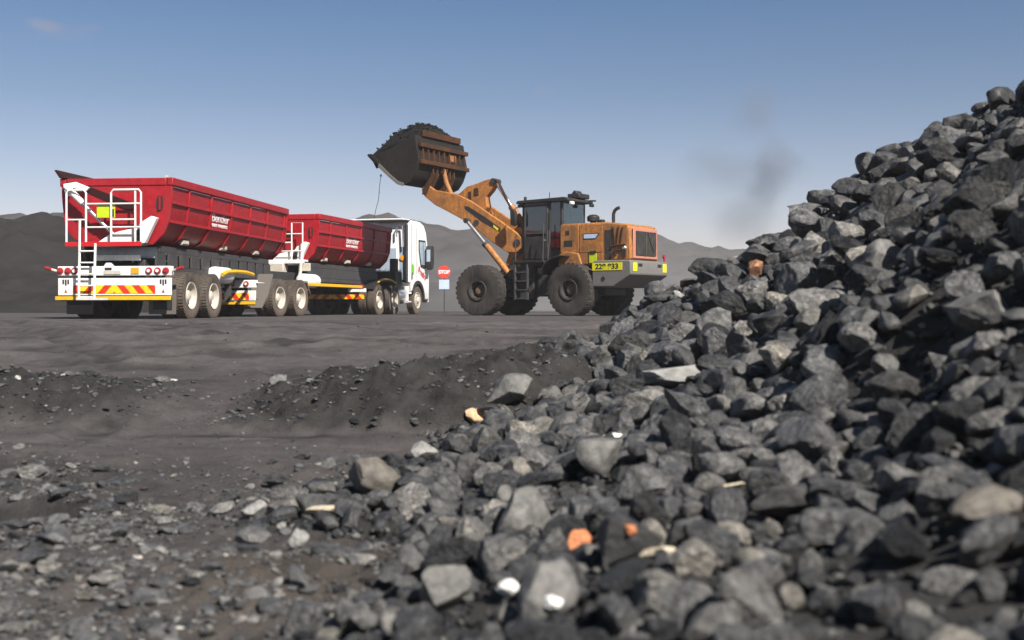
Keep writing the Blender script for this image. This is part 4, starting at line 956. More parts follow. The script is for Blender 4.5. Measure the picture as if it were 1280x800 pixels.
def tractor():
    T = empty('haulage_truck', (-5.57, 39.83, 0), R(90) - th3); tag(T, 'white cab over haulage truck pulling the two red trailers, parked beside the loader', 'truck')
    c = MB()
    for s in (-1, 1): c.box(-1.0, 4.3, s*0.36, s*0.46, 0.72, 1.0)
    for x in (-0.7, 0.5, 1.9, 3.0): c.box(x, x + 0.12, -0.357, 0.357, 0.76, 0.96)
    c.build('chassis', M['dark'], T, 0.01)
    MB().box(-0.1, 1.0, -0.5, 0.5, 1.005, 1.16).build('coupling_plate', M['dark'], T, 0.02)
    for x in (0, 1.36):
        MB().tube((x, -1.0, 0.503), (x, 1.0, 0.503), 0.1, 12).build('axle', M['dark'], T)
        for s in (-1, 1): truck_wheel(T, x, s, True, yout=1.22)
    MB().tube((3.64, -1.0, 0.5), (3.64, 1.0, 0.5), 0.07, 12).build('axle', M['dark'], T)
    for s in (-1, 1): truck_wheel(T, 3.64, s, False, yout=1.22)
    b = MB().box(-1.12, -1.04, -1.15, 1.15, 0.50, 0.68).build('bumper_board', M['dark'], T, 0.006)
    MB().box(-1.135, -1.121, -1.12, 1.12, 0.515, 0.665).build('chevron_strip', M['chevron'], b)
    MB().box(-1.1, -1.02, -1.15, -0.55, 0.74, 0.86).build('lamp_bar', M['white'], T, 0.01)
    MB().box(-1.12, -1.101, -1.1, -0.6, 0.86, 0.98).build('tail_lamp', M['lampred'], T, 0.01)
    for s in (-1, 1):
        n = 14; o_ = [(0.68 + 1.3*math.cos(math.pi*k/n), 0.62 + 0.56*math.sin(math.pi*k/n)) for k in range(2, n - 1)]
        i_ = [(0.68 + 1.27*math.cos(math.pi*k/n), 0.60 + 0.54*math.sin(math.pi*k/n)) for k in range(2, n - 1)]
        MB().prism(o_ + i_[::-1], min(s*0.62, s*1.19), max(s*0.62, s*1.19), 'y').build('mudguard', M['black'], T, 0.004)
        MB().pipe([(p[0], s*1.2, p[1] + 0.02) for p in o_[2:-2]], 0.03, 8).build('yellow_strip', M['yellow'], T)
        MB().lathe([(-0.42, 0.001), (-0.42, 0.25), (-0.38, 0.29), (0.38, 0.29), (0.42, 0.25), (0.42, 0.001)], (2.45, s*0.86, 0.66), 'x', 26).build('fuel_tank', M['silver'], T)
        st = MB()
        for z in (0.42, 0.72): st.box(2.72, 3.0, min(s*0.95, s*1.22), max(s*0.95, s*1.22), z, z + 0.05)
        st.box(2.72, 2.76, min(s*1.0, s*1.2), max(s*1.0, s*1.2), 0.4, 1.0); st.build('step', M['white'], T, 0.01)
    MB().box(2.0, 2.62, -1.0, 1.0, 1.005, 1.5).build('catwalk', M['black'], T, 0.02)
    for y in (-0.8, 0.75):
        MB().lathe([(-0.3, 0.001), (-0.3, 0.15), (0.3, 0.15), (0.3, 0.001)], (2.35, y, 1.66), 'z', 18).build('air_filter', M['black'], T, 0.02)
    # cab shell with rounded front and roof, wheel arch cut out of its lower edge
    arch = [(3.64 + 0.62*math.cos(math.pi*k/10), 0.5 + 0.64*math.sin(math.pi*k/10)) for k in range(0, 11)]
    prof = [(2.80, 1.12), (2.80, 3.12), (2.86, 3.28), (3.0, 3.36), (3.9, 3.36), (4.3, 3.26), (4.55, 3.0), (4.72, 2.5), (4.84, 1.85), (4.88, 1.2), (4.86, 0.52), (4.26, 0.52)] + arch[1:10] + [(2.98, 0.98), (2.90, 1.12)]
    C = MB().prism(prof, -1.225, 1.225, 'y').build('cab', M['cabwhite'], T, 0.09, seg=4)
    for s in (-1, 1):
        y0 = s*1.226; y1 = s*1.240
        MB().prism([(3.92, 1.72), (3.72, 2.32), (3.72, 2.70), (4.42, 2.70), (4.62, 2.2), (4.66, 1.72), (4.3, 1.66)], min(y0, y1), max(y0, y1), 'y').build('window_seal', M['ink'], C)
        Wd = MB().prism([(3.98, 1.80), (3.79, 2.32), (3.79, 2.63), (4.37, 2.63), (4.55, 2.2), (4.58, 1.80)], min(s*1.241, s*1.249), max(s*1.241, s*1.249), 'y').build('side_window', M['panelblue'], C)
        MB().box(4.13, 4.16, min(s*1.250, s*1.254), max(s*1.250, s*1.254), 1.82, 2.62).build('window_bar', M['ink'], Wd)
        fl_o = [(3.64 + 0.70*math.cos(math.pi*k/14), 0.5 + 0.72*math.sin(math.pi*k/14)) for k in range(0, 13)]
        fl_i = [(3.64 + 0.56*math.cos(math.pi*k/14), 0.5 + 0.58*math.sin(math.pi*k/14)) for k in range(0, 13)]
        MB().prism(fl_o + fl_i[::-1], min(s*0.9, s*1.262), max(s*0.9, s*1.262), 'y').build('wheel_arch', M['black'], C, 0.02)
        m_ = MB().prism([(4.30, 1.62), (4.22, 1.9), (4.22, 2.4), (4.30, 2.5), (4.52, 2.5), (4.58, 2.36), (4.58, 1.92), (4.5, 1.66)], min(s*1.33, s*1.52), max(s*1.33, s*1.52), 'y').tube((4.4, s*1.2, 2.3), (4.4, s*1.4, 2.3), 0.025, 8).tube((4.4, s*1.2, 1.85), (4.4, s*1.4, 1.85), 0.025, 8).build('mirror', M['black'], C, 0.05, seg=3)
        MB().box(4.205, 4.219, min(s*1.36, s*1.5), max(s*1.36, s*1.5), 1.92, 2.36).build('mirror_glass', M['panelblue'], m_)
        MB().box(3.52, 3.54, min(s*1.2265, s*1.229), max(s*1.2265, s*1.229), 1.3, 3.1).box(2.97, 2.99, min(s*1.2265, s*1.229), max(s*1.2265, s*1.229), 1.2, 3.2).build('seam', M['ink'], C)
        MB().box(3.0, 3.06, min(y0, y1), max(y0, y1), 1.25, 1.5).build('door_handle', M['black'], C)
        MB().prism([(2.98, 1.42), (3.22, 1.42), (3.26, 1.7), (3.1, 1.84), (2.98, 1.74)], min(s*1.2265, s*1.231), max(s*1.2265, s*1.231), 'y').build('green_decal', M['greenprint'], C)
    text('lettering', 'Bentler', 0.3, M['redprint'], C, basis((0.93, 0, -0.36), (0.36, 0, 0.93), (4.1, -1.23, 1.46)), 0.004, 0.014)
    MB().box(2.785, 2.799, -0.72, 0.9, 1.24, 2.36).build('rear_panel', M['panelblue'], C, 0.02)
    MB().box(2.784, 2.798, -1.16, -0.40, 1.14, 1.22).build('rear_trim', M['ink'], C)
    MB().prism([(-0.85, 2.4), (-1.12, 2.4), (-1.12, 1.2), (-0.85, 1.2)], 2.789, 2.799, 'x').build('rear_panel', M['panelblue'], C)
    MB().lathe([(0, 0.001), (0, 0.10), (-0.03, 0.09), (-0.04, 0.001)], (2.78, -0.96, 2.0), 'x', 18).build('rear_lamp', M['amber'], C)
    # air intake duct and grab bar up the back corner, roof fairing
    MB().pipe([(2.72, -1.13, 1.1), (2.72, -1.13, 3.2)], 0.06, 10).build('intake_duct', M['black'], T)
    MB().pipe([(2.66, -0.78, 2.75), (2.66, -0.78, 3.06), (2.66, -0.84, 3.16), (2.66, -1.0, 3.14), (2.66, -1.04, 2.4)], 0.03, 8).build('grab_bar', M['silver'], T)
    MB().prism([(2.60, 3.36), (2.60, 3.41), (3.4, 3.43), (3.4, 3.38)], -1.0, 1.2, 'y').build('roof_fairing', M['cabwhite'], C, 0.01)
    MB().box(2.6, 3.3, -1.18, 0.0, 3.30, 3.355).build('fairing_shadow_gap', M['ink'], C)  # solid black strip standing in for the shade under the fairing
    MB().box(4.86, 4.93, -1.2, 1.2, 0.42, 0.95).build('bumper', M['cabwhite'], C, 0.03)
    MB().prism([(4.58, 3.0), (4.74, 2.5), (4.86, 1.9), (4.88, 1.9), (4.76, 2.52), (4.60, 3.02)], -1.08, 1.08, 'y').build('windscreen', M['ink'], C)
    # thin leaning radio whip on the far side of the roof
    wp = MB().pipe([(2.95, 0.20, 3.43), (2.97, 0.14, 3.75), (3.0, 0.04, 4.15), (3.02, 0.02, 4.55), (3.05, -0.03, 5.0)], 0.011, 6)
    wp.lathe([(-0.05, 0.001), (-0.03, 0.035), (0.03, 0.035), (0.05, 0.001)], (3.05, -0.03, 5.0), 'z', 10)
    wp.lathe([(-0.02, 0.001), (-0.02, 0.02), (0.02, 0.02), (0.02, 0.001)], (3.02, 0.02, 4.4), 'z', 8).build('whip_aerial', M['ink'], C)
    return T
tractor()
# ------------------------------------------------------------------ wheel loader (rear frame and front frame hinged in the middle)
SC = 0.92
W = empty('wheel_loader', (1.15, 35.57, 0), R(145)); tag(W, 'dusty orange wheel loader lifting a full bucket over the white truck', 'wheel loader')
FR = R(6)
def xr(p): return (p[0]*SC*0.95, p[1]*SC, p[2]*SC + 0.02)
def xf_(p):
    x, y = p[0]*math.cos(FR) - p[1]*math.sin(FR), p[0]*math.sin(FR) + p[1]*math.cos(FR)
    return (x*SC, y*SC, p[2]*SC + 0.02)
RB = lambda mb, name, mat, parent=None, **k: mb.build(name, M[mat], parent or W, xf=xr, **k)
FB = lambda mb, name, mat, parent=None, **k: mb.build(name, M[mat], parent or W, xf=xf_, **k)
def mm(a, b): return (min(a, b), max(a, b))
def loader_wheel(B, x, s):
    Rr = 0.825; w = 0.60; c = (x, s*1.10, Rr - 0.03); rin = 0.33
    mb = MB().lathe(tyre_prof(Rr, w, rin), c, 'y', 56); treads(mb, Rr, w, c, 30, 0.007)
    wh = B(mb, 'wheel', 'loadertyre', bevel=0)
    prof = [(0.18, rin), (0.30, rin - 0.005), (0.29, rin - 0.05), (0.12, rin - 0.08), (0.02, 0.2), (-0.2, 0.2), (-0.2, rin)]
    rm = B(MB().lathe([(a*s, r) for a, r in prof], c, 'y', 40), 'rim', 'loadertyre', wh)
    hb_ = MB().lathe([(a*s, r) for a, r in [(-0.1, 0.001), (-0.1, 0.19), (0.12, 0.18), (0.16, 0.12), (0.20, 0.11), (0.21, 0.001)]], c, 'y', 28)
    for k in range(12):
        a = 2*math.pi*k/12; X, Z = x + 0.25*math.cos(a), c[2] + 0.25*math.sin(a); hb_.tube((X, s*1.12, Z), (X, s*1.25, Z), 0.022, 8)
    B(hb_, 'hub', 'hubdusty', wh)
XR, XF = -1.65, 1.95
for s in (1, -1):
    loader_wheel(RB, XR, s); loader_wheel(FB, XF, s)
RB(MB().tube((XR, -0.85, 0.8), (XR, 0.85, 0.8), 0.17, 16).lathe([(-0.3, .001), (-0.3, 0.3), (0.3, 0.3), (0.3, .001)], (XR, 0, 0.8), 'y', 20), 'axle', 'dark')
FB(MB().tube((XF, -0.85, 0.8), (XF, 0.85, 0.8), 0.17, 16).lathe([(-0.3, .001), (-0.3, 0.3), (0.3, 0.3), (0.3, .001)], (XF, 0, 0.8), 'y', 20), 'axle', 'dark')
# --- rear frame
RB(MB().box(-2.6, 0.1, -0.62, 0.62, 0.62, 1.5).box(-0.05, 0.45, -0.45, 0.45, 0.6, 1.6), 'rear_frame', 'dark', bevel=0.03)
hood = [(-0.98, 1.55), (-0.98, 2.84), (-1.08, 2.87), (-2.75, 2.87), (-3.45, 2.80), (-3.62, 2.68), (-3.68, 1.76), (-3.66, 1.70), (-2.5, 1.55)]
HD = RB(MB().prism(hood, -0.88, 0.88, 'y'), 'engine_hood', 'orange', bevel=0.05, seg=3)
for s in (1, -1):
    def sd(x0, x1, z0, z1, t=0.012, o=0.881): return MB().box(x0, x1, *mm(s*o, s*(o + t)), z0, z1)
    RB(sd(-1.72, -1.02, 1.95, 2.80), 'hood_door', 'orange', HD, bevel=0.008)
    RB(sd(-2.62, -1.76, 1.95, 2.80), 'hood_door', 'orange', HD, bevel=0.008)
    RB(sd(-2.62, -1.76, 1.60, 1.92), 'hood_door', 'orange', HD, bevel=0.008)
    RB(sd(-3.55, -2.98, 1.72, 2.76, 0.014), 'hood_door', 'orange', HD, bevel=0.008)
    RB(sd(-2.94, -2.72, 1.72, 2.62, 0.010), 'air_slot', 'grille', HD)
    for zz in (2.58,): RB(sd(-1.36, -1.22, zz - 0.06, zz + 0.07, 0.008, 0.894), 'badge', 'ink', HD)
    RB(sd(-1.48, -1.16, 2.16, 2.34, 0.008, 0.894), 'badge', 'ink', HD)
    bd = RB(MB().prism([(-2.42, 2.36), (-2.02, 2.36), (-1.86, 2.54), (-2.42, 2.54)] if False else [(-1.90, 2.36), (-2.38, 2.36), (-2.52, 2.54), (-1.90, 2.54)], *mm(s*0.894, s*0.902), 'y'), 'decal', 'ink', HD)
    RB(MB().prism([(-1.93, 2.385), (-2.36, 2.385), (-2.47, 2.515), (-1.93, 2.515)], *mm(s*0.903, s*0.908), 'y'), 'decal_face', 'signblue', bd)
    pg = MB()
    for (a, b_) in (((-3.05, 2.7), (-3.12, 2.1)), ((-3.25, 2.72), (-3.16, 2.05)), ((-3.4, 2.7), (-3.32, 2.2))): pg.tube((a[0], s*0.91, a[1]), (b_[0], s*0.92, b_[1]), 0.022, 8)
    pg.tube((-3.0, s*0.92, 2.12), (-3.5, s*0.92, 2.16), 0.03, 8); pg.tube((-3.05, s*0.92, 1.98), (-3.5, s*0.92, 2.0), 0.02, 8)
    RB(pg, 'pipework', 'orangedark', HD)
    RB(MB().box(-3.16, -3.06, *mm(s*0.90, s*0.97), 1.84, 1.96), 'clamp', 'ink', HD); RB(MB().box(-3.52, -3.42, *mm(s*0.9, s*0.98), 1.8, 2.0), 'clamp', 'ink', HD)
    RB(MB().tube((-3.42, s*0.93, 2.03), (-3.52, s*0.96, 2.08), 0.04, 10), 'cap', 'cabwhite', HD)
# grille in a faded red frame on the tail
gr = RB(MB().box(-3.70, -3.66, -0.76, 0.76, 1.74, 2.68), 'grille_frame', 'pinkred', HD, bevel=0.02)
gm = MB().box(-3.725, -3.701, -0.62, 0.62, 1.84, 2.58)
RB(gm, 'grille', 'grille', gr)
gb = MB()
for k in range(9): gb.box(-3.738, -3.727, -0.62 + k*0.155 - 0.008, -0.62 + k*0.155 + 0.008, 1.84, 2.58)
gb.box(-3.745, -3.739, 0.02, 0.07, 1.84, 2.58); gb.pipe([(-3.742, -0.1, 2.55), (-3.742, -0.3, 2.2), (-3.742, -0.52, 1.95)], 0.02, 6)
RB(gb, 'bar', 'darkbar', gr)
# counterweight
CW = RB(MB().prism([(-2.42, 0.92), (-2.42, 1.54), (-2.5, 1.68), (-3.82, 1.68), (-3.86, 1.60), (-3.86, 1.24), (-3.22, 0.86), (-2.46, 0.86)], -1.2, 1.2, 'y'), 'counterweight', 'steelgrey', bevel=0.04, seg=3)
for s in (1, -1):
    RB(MB().lathe([(0, .001), (0, 0.07), (0.01*s, 0.07), (0.01*s, .001)], (-2.85, s*1.201, 1.12), 'y', 18), 'lift_hole', 'ink', CW)
    np_ = RB(MB().box(-3.55, -2.44, *mm(s*1.202, s*1.214), 1.37, 1.60), 'number_board', 'hivis', CW, bevel=0.004)
    tx = basis((-1*s, 0, 0), (0, 0, 1), (-2.99, s*1.216, 1.485)) @ Matrix.Diagonal((1.2, 1, 1, 1))
    text('digits', '229 933', 0.22, M['ink'], np_, tx, 0.003, 0.006, xf=xr)
    RB(MB().box(-2.42, -2.14, *mm(s*0.90, s*0.915), 1.62, 1.90), 'lime_board', 'lime', HD, bevel=0.004)
    RB(MB().prism([(-2.36, 1.89), (-2.2, 1.89), (-2.16, 1.98), (-2.4, 2.0)], *mm(s*0.9, s*0.93), 'y'), 'bracket', 'ink', HD)
    RB(MB().box(-3.875, -3.862, s*0.95 - 0.12, s*0.95 + 0.12, 1.34, 1.60), 'hi_vis_patch', 'hivis', CW)
    RB(MB().box(-3.88, -3.862, s*0.62 - 0.12, s*0.62 + 0.12, 1.50, 1.58), 'tail_lamp', 'ink', CW)
RB(MB().tube((-3.80, -1.05, 1.68), (-3.80, -1.05, 1.86), 0.03, 8).lathe([(-.03, .001), (-.03, .07), (.03, .07), (.03, .001)], (-3.80, -1.05, 1.84), 'x', 14), 'tail_lamp', 'lampred', CW)
RB(MB().box(-3.0, -2.45, -0.9, 0.9, 1.2, 1.545), 'sill', 'orange')
# stack and pre-cleaner on the hood
RB(MB().pipe([(-2.62, 0.2, 2.86), (-2.62, 0.2, 3.16), (-2.66, 0.2, 3.26), (-2.75, 0.2, 3.33), (-2.84, 0.2, 3.35)], 0.055, 12), 'exhaust_stack', 'black')
RB(MB().lathe([(0, .001), (0, .10), (.1, .10), (.12, .2), (.26, .21), (.32, .13), (.34, .001)], (-1.75, 0.05, 2.86), 'z', 22).box(-2.15, -1.95, -0.05, 0.15, 2.86, 3.02), 'air_precleaner', 'black', bevel=0.01)
# rear mudguards
for s in (1, -1):
    arc_o = [(XR + 1.02*math.cos(a), 0.85 + 1.0*math.sin(a)) for a in np.linspace(R(25), R(92), 9)]
    arc_i = [(XR + 0.98*math.cos(a), 0.85 + 0.96*math.sin(a)) for a in np.linspace(R(25), R(92), 9)]
    RB(MB().prism([(p[0] + 0.25, p[1] + 0.02) for p in arc_o] + [(p[0] + 0.25, p[1] + 0.02) for p in arc_i[::-1]], *mm(s*0.70, s*1.42), 'y'), 'mudguard', 'black', bevel=0.01)
    RB(MB().prism([(-1.9, 1.55), (-0.98, 1.55), (-0.98, 1.9), (-1.3, 2.0), (-1.75, 1.93)], *mm(s*0.882, s*0.97), 'y'), 'sill', 'orange', bevel=0.03)
    # platform, ladder, hand rail
    RB(MB().box(-0.55, 0.72, *mm(s*0.76, s*1.22), 1.66, 1.74), 'platform', 'black', bevel=0.01)
    ld = MB()
    for x in (0.12, 0.62): ld.box(x - 0.035, x + 0.035, *mm(s*1.13, s*1.2), 0.48, 1.66)
    for z in (0.5, 0.78, 1.06, 1.34): ld.box(0.155, 0.585, *mm(s*1.05, s*1.2), z, z + 0.045)
    ld.box(0.1, 0.64, *mm(s*0.78, s*0.84), 0.52, 1.655)
    RB(ld, 'ladder', 'greyplate', bevel=0.006)
    RB(MB().box(0.2, 0.5, *mm(s*0.845, s*1.0), 1.12, 1.45), 'battery_box', 'steelgrey', bevel=0.01)
    for pts in ([(0.72, s*1.0, 1.74), (0.72, s*1.0, 2.5), (0.68, s*0.97, 2.6)], [(-0.66, s*1.1, 1.74), (-0.66, s*1.0, 2.7)], [(-0.42, s*1.05, 1.74), (-0.42, s*1.0, 2.9)]):
        RB(MB().pipe(pts, 0.02, 8), 'hand_rail', 'greyplate')
# --- cab
x0, x1, yw = -0.95, 0.66, 0.70
CB = RB(MB().box(x0, x1, -yw, yw, 1.75, 2.08).box(x0 + 0.02, x0 + 0.08, -yw + 0.05, yw - 0.05, 2.08, 2.86), 'cab', 'black', bevel=0.02)
RB(MB().prism([(x0 - 0.30, 3.60), (x1 + 0.22, 3.60), (x1 + 0.16, 3.70), (x0 - 0.1, 3.74), (x0 - 0.3, 3.68)], -yw - 0.04, yw + 0.10, 'y'), 'cab_roof', 'black', CB, bevel=0.03, seg=3)
RB(MB().box(x0 + 0.1, x1 - 0.05, -yw + 0.06, yw - 0.06, 3.55, 3.597), 'roof_lining', 'cream', CB)
for s in (1, -1):
    for xa in (x0 + 0.04, x0 + 0.52, x1 - 0.04): RB(MB().box(xa - 0.045, xa + 0.045, *mm(s*(yw - 0.08), s*yw), 2.0, 3.6), 'pillar', 'black', CB, bevel=0.012)
for s in (1, -1):
    D = RB(MB().box(x0 + 0.57, x1 - 0.09, *mm(s*(yw + 0.001), s*(yw + 0.03)), 1.80, 2.52), 'cab_door', 'black', CB, bevel=0.01)
    fr_ = MB()
    for (a, b_, c_, d_) in ((x0 + 0.57, x0 + 0.64, 2.525, 3.56), (x1 - 0.16, x1 - 0.09, 2.525, 3.56), (x0 + 0.645, x1 - 0.165, 3.48, 3.56), (x0 + 0.645, x1 - 0.165, 2.6, 2.66)):
        fr_.box(a, b_, *mm(s*(yw + 0.002), s*(yw + 0.034)), c_, d_)
    RB(fr_, 'door_frame', 'greyplate', D, bevel=0.004)
    RB(MB().box(x0 + 0.64, x1 - 0.16, *mm(s*(yw + 0.010), s*(yw + 0.018)), 2.66, 3.48), 'door_glass', 'glass', D)
    RB(MB().box(x0 + 0.62, x0 + 0.70, *mm(s*(yw + 0.031), s*(yw + 0.06)), 2.36, 2.42), 'door_handle', 'silver', D)
    RB(MB().box(x0 + 0.1, x0 + 0.47, *mm(s*(yw - 0.04), s*(yw - 0.03)), 2.1, 3.58), 'side_glass', 'glass', CB)
    ml = RB(MB().pipe([(x1 - 0.02, s*(yw - 0.02), 3.5), (x1 + 0.12, s*(yw + 0.22), 3.46), (x1 + 0.14, s*(yw + 0.3), 3.3)], 0.018, 8).prism([(x1 + 0.06, 2.86), (x1 + 0.2, 2.9), (x1 + 0.22, 3.36), (x1 + 0.1, 3.42), (x1 + 0.02, 3.3), (x1 + 0.02, 2.95)], *mm(s*(yw + 0.26), s*(yw + 0.40)), 'y'), 'mirror', 'black', CB, bevel=0.02)
RB(MB().box(x0 + 0.005, x0 + 0.015, -yw + 0.1, yw - 0.1, 2.87, 3.58), 'rear_glass', 'clearglass', CB)
RB(MB().box(x1 - 0.02, x1 - 0.01, -yw + 0.1, yw - 0.1, 2.0, 3.58), 'windscreen', 'clearglass', CB)
RB(MB().box(-0.5, 0.0, -0.26, 0.26, 2.3, 2.48).box(-0.62, -0.48, -0.25, 0.25, 2.45, 3.15).box(-0.61, -0.51, -0.14, 0.14, 3.17, 3.38), 'operator_seat', 'seat', CB, bevel=0.04, seg=3)
RB(MB().box(0.25, 0.42, -0.2, 0.2, 2.08, 2.9).tube((0.2, 0, 2.86), (0.15, 0, 2.94), 0.18, 16), 'steering_column', 'seat', CB, bevel=0.02)
RB(MB().box(x0 - 0.28, x0 + 0.2, -0.55, 0.1, 3.742, 3.90).prism([(x0 - 0.1, 3.90), (x0 + 0.15, 3.90), (x0 + 0.05, 4.02), (x0 - 0.05, 4.0)], -0.4, -0.05, 'y'), 'roof_unit', 'black', CB, bevel=0.03)
RB(MB().tube((x0 - 0.55, -0.5, 3.68), (x0 - 0.1, -0.5, 3.70), 0.025, 8), 'roof_bar', 'black', CB)
for (xa, ya) in ((x0 - 0.32, 0.6), (x0 - 0.32, -0.6), (x1 + 0.2, 0.55), (x1 + 0.2, -0.55)):
    RB(MB().box(xa - 0.05, xa + 0.05, ya - 0.09, ya + 0.09, 3.50, 3.597), 'work_lamp', 'cabwhite' if (xa < 0 and ya > 0) else 'black', CB, bevel=0.015)
RB(MB().tube((x1 + 0.02, 0.5, 3.7), (x1 + 0.02, 0.5, 3.84), 0.05, 12), 'beacon', 'ink', CB)
RB(MB().tube((x0 + 0.5, 0.7, 3.72), (x0 + 0.5, 0.7, 3.92), 0.012, 6), 'aerial', 'ink', CB)
# --- front frame: tower, arms, linkage, bucket
FB(MB().box(-0.35, 0.5, -0.4, 0.4, 0.65, 1.35).prism([(0.35, 0.6), (0.45, 1.5), (1.2, 1.55), (2.6, 1.0), (2.6, 0.6)], -0.42, 0.42, 'y'), 'front_frame', 'dark', bevel=0.03)
for s in (1, -1):
    FB(MB().prism([(0.50, 1.30), (0.42, 1.9), (0.62, 2.72), (0.9, 2.88), (1.1, 2.78), (1.22, 2.3), (1.5, 1.5), (1.5, 1.25)], *mm(s*0.30, s*0.42), 'y'), 'tower_plate', 'orange', bevel=0.015)
    FB(MB().tube((1.0, s*0.56, 1.32), (1.0, s*0.84, 1.32), 0.14, 14).box(0.4, 1.2, *mm(s*0.43, s*0.62), 1.1, 1.6), 'tower_foot', 'dark', bevel=0.02)
    FB(MB().pipe([(0.75, s*0.47, 2.3), (0.98, s*0.5, 2.0), (1.12, s*0.5, 1.6), (1.05, s*0.46, 1.1)], 0.035, 8).pipe([(0.72, s*0.5, 2.1), (1.1, s*0.52, 1.85), (1.3, s*0.5, 1.4)], 0.03, 8), 'hose', 'ink')
    FB(MB().box(1.2, 1.34, *mm(s*0.5, s*0.56), 0.75, 1.55).box(1.16, 1.4, *mm(s*0.44, s*0.62), 0.62, 0.98), 'step_bracket', 'greyplate', bevel=0.01)
# lift arms: curved plates rising from the tower to the bucket
arm = [(0.74, 2.18), (0.72, 2.48), (0.92, 2.66), (1.5, 3.05), (2.1, 3.42), (2.7, 3.80), (3.2, 4.02), (3.7, 4.14), (4.1, 4.22), (4.4, 4.42), (4.58, 4.40), (4.62, 4.22), (4.5, 4.02), (4.1, 3.72), (3.6, 3.48), (3.0, 3.18), (2.4, 2.78), (1.8, 2.36), (1.3, 2.05), (0.95, 2.02)]
for s in (1, -1):
    A = FB(MB().prism(arm, *mm(s*0.46, s*0.60), 'y'), 'lift_arm', 'orange', bevel=0.02)
    FB(MB().prism([(1.55, 2.72), (1.52, 2.84), (2.1, 3.22), (2.75, 3.60), (2.9, 3.62), (2.88, 3.52), (2.2, 3.06)], *mm(s*0.601, s*0.607), 'y'), 'decal', 'ink', A)
    FB(MB().prism([(1.62, 2.76), (1.60, 2.83), (1.78, 2.96), (1.80, 2.89)], *mm(s*0.608, s*0.613), 'y'), 'decal_mark', 'hivis', A)
    for (xx, zz, rr_) in ((0.9, 2.35, 0.12), (4.45, 4.22, 0.10), (2.45, 3.05, 0.10)):
        FB(MB().tube((xx, s*0.44, zz), (xx, s*0.63, zz), rr_, 16), 'pin', 'dark', A)
    # lift ram: barrel low on the tower, bright rod up to the arm
    LC = FB(MB().tube((1.15, s*0.72, 1.35), (2.0, s*0.72, 2.30), 0.105, 16), 'lift_ram', 'orange')
    FB(MB().tube((2.0, s*0.72, 2.30), (2.75, s*0.72, 3.12), 0.06, 14), 'ram_rod', 'silver', LC)
    FB(MB().tube((1.98, s*0.72, 2.28), (2.05, s*0.72, 2.355), 0.12, 16).tube((2.75, s*0.58, 3.12), (2.75, s*0.80, 3.12), 0.09, 14), 'ram_gland', 'dark', LC)
FB(MB().tube((2.6, -0.46, 3.35), (2.6, 0.46, 3.35), 0.2, 18).box(2.3, 3.0, -0.455, 0.455, 3.2, 3.36), 'cross_tube', 'orange')
# bell crank, tilt ram, bucket link
BCk = FB(MB().prism([(1.98, 4.40), (2.12, 4.55), (2.4, 4.50), (2.75, 4.40), (3.1, 4.32), (3.4, 4.10), (3.55, 3.75), (3.5, 3.5), (3.3, 3.45), (2.95, 3.5), (2.5, 3.35), (2.3, 3.6), (2.35, 3.95), (2.15, 4.15)], -0.16, 0.16, 'y'), 'bell_crank', 'orange', bevel=0.025)
FB(MB().tube((2.05, -0.2, 4.45), (2.05, 0.2, 4.45), 0.1, 14).tube((3.42, -0.2, 3.62), (3.42, 0.2, 3.62), 0.1, 14), 'pin', 'dark', BCk)
FB(MB().box(2.62, 2.8, 0.161, 0.18, 4.0, 4.25).box(2.9, 3.02, 0.161, 0.18, 3.6, 4.15), 'rib', 'orangedark', BCk, bevel=0.01)
TC = FB(MB().tube((0.85, 0, 2.75), (1.45, 0, 3.60), 0.12, 16), 'tilt_ram', 'orange')
FB(MB().tube((1.45, 0, 3.60), (2.05, 0, 4.45), 0.065, 14), 'ram_rod', 'silver', TC)
FB(MB().pipe([(0.95, 0.2, 2.7), (1.35, 0.2, 3.5), (1.8, 0.2, 4.35), (1.95, 0.18, 4.5)], 0.045, 8), 'hose', 'orangedark')
FB(MB().pipe([(3.42, 0, 3.62), (3.75, 0, 4.0), (4.0, 0, 4.5), (4.12, 0, 4.95)], 0.085, 12), 'bucket_link', 'orange')
# bucket: curved shell with end plates, ribbed back, lip
bp = [(6.15, 5.42), (5.7, 5.02), (5.25, 4.62), (4.92, 4.38), (4.68, 4.32), (4.46, 4.40), (4.26, 4.66), (4.12, 5.0), (4.10, 5.2), (4.18, 5.6), (4.24, 5.98)]
def offs(pts, t_):
    res = []
    for i, p in enumerate(pts):
        a = pts[max(i-1, 0)]; b_ = pts[min(i+1, len(pts)-1)]; dx, dz = b_[0]-a[0], b_[1]-a[1]; l = math.hypot(dx, dz)
        res.append((p[0] + dz/l*t_, p[1] - dx/l*t_))
    return res
inner = offs(bp, 0.05)
if sum(p[1] for p in inner) < sum(p[1] for p in bp): inner = offs(bp, -0.05)
BW = 1.5
BK = FB(MB().prism(bp + inner[::-1], -BW, BW, 'y'), 'bucket', 'bucket', bevel=0.01)
side = [(6.12, 5.42), (5.7, 5.03), (5.25, 4.63), (4.92, 4.39), (4.68, 4.33), (4.46, 4.41), (4.26, 4.67), (4.13, 5.0), (4.11, 5.2), (4.19, 5.6), (4.25, 5.96), (4.6, 5.88), (5.2, 5.60), (5.7, 5.46)]
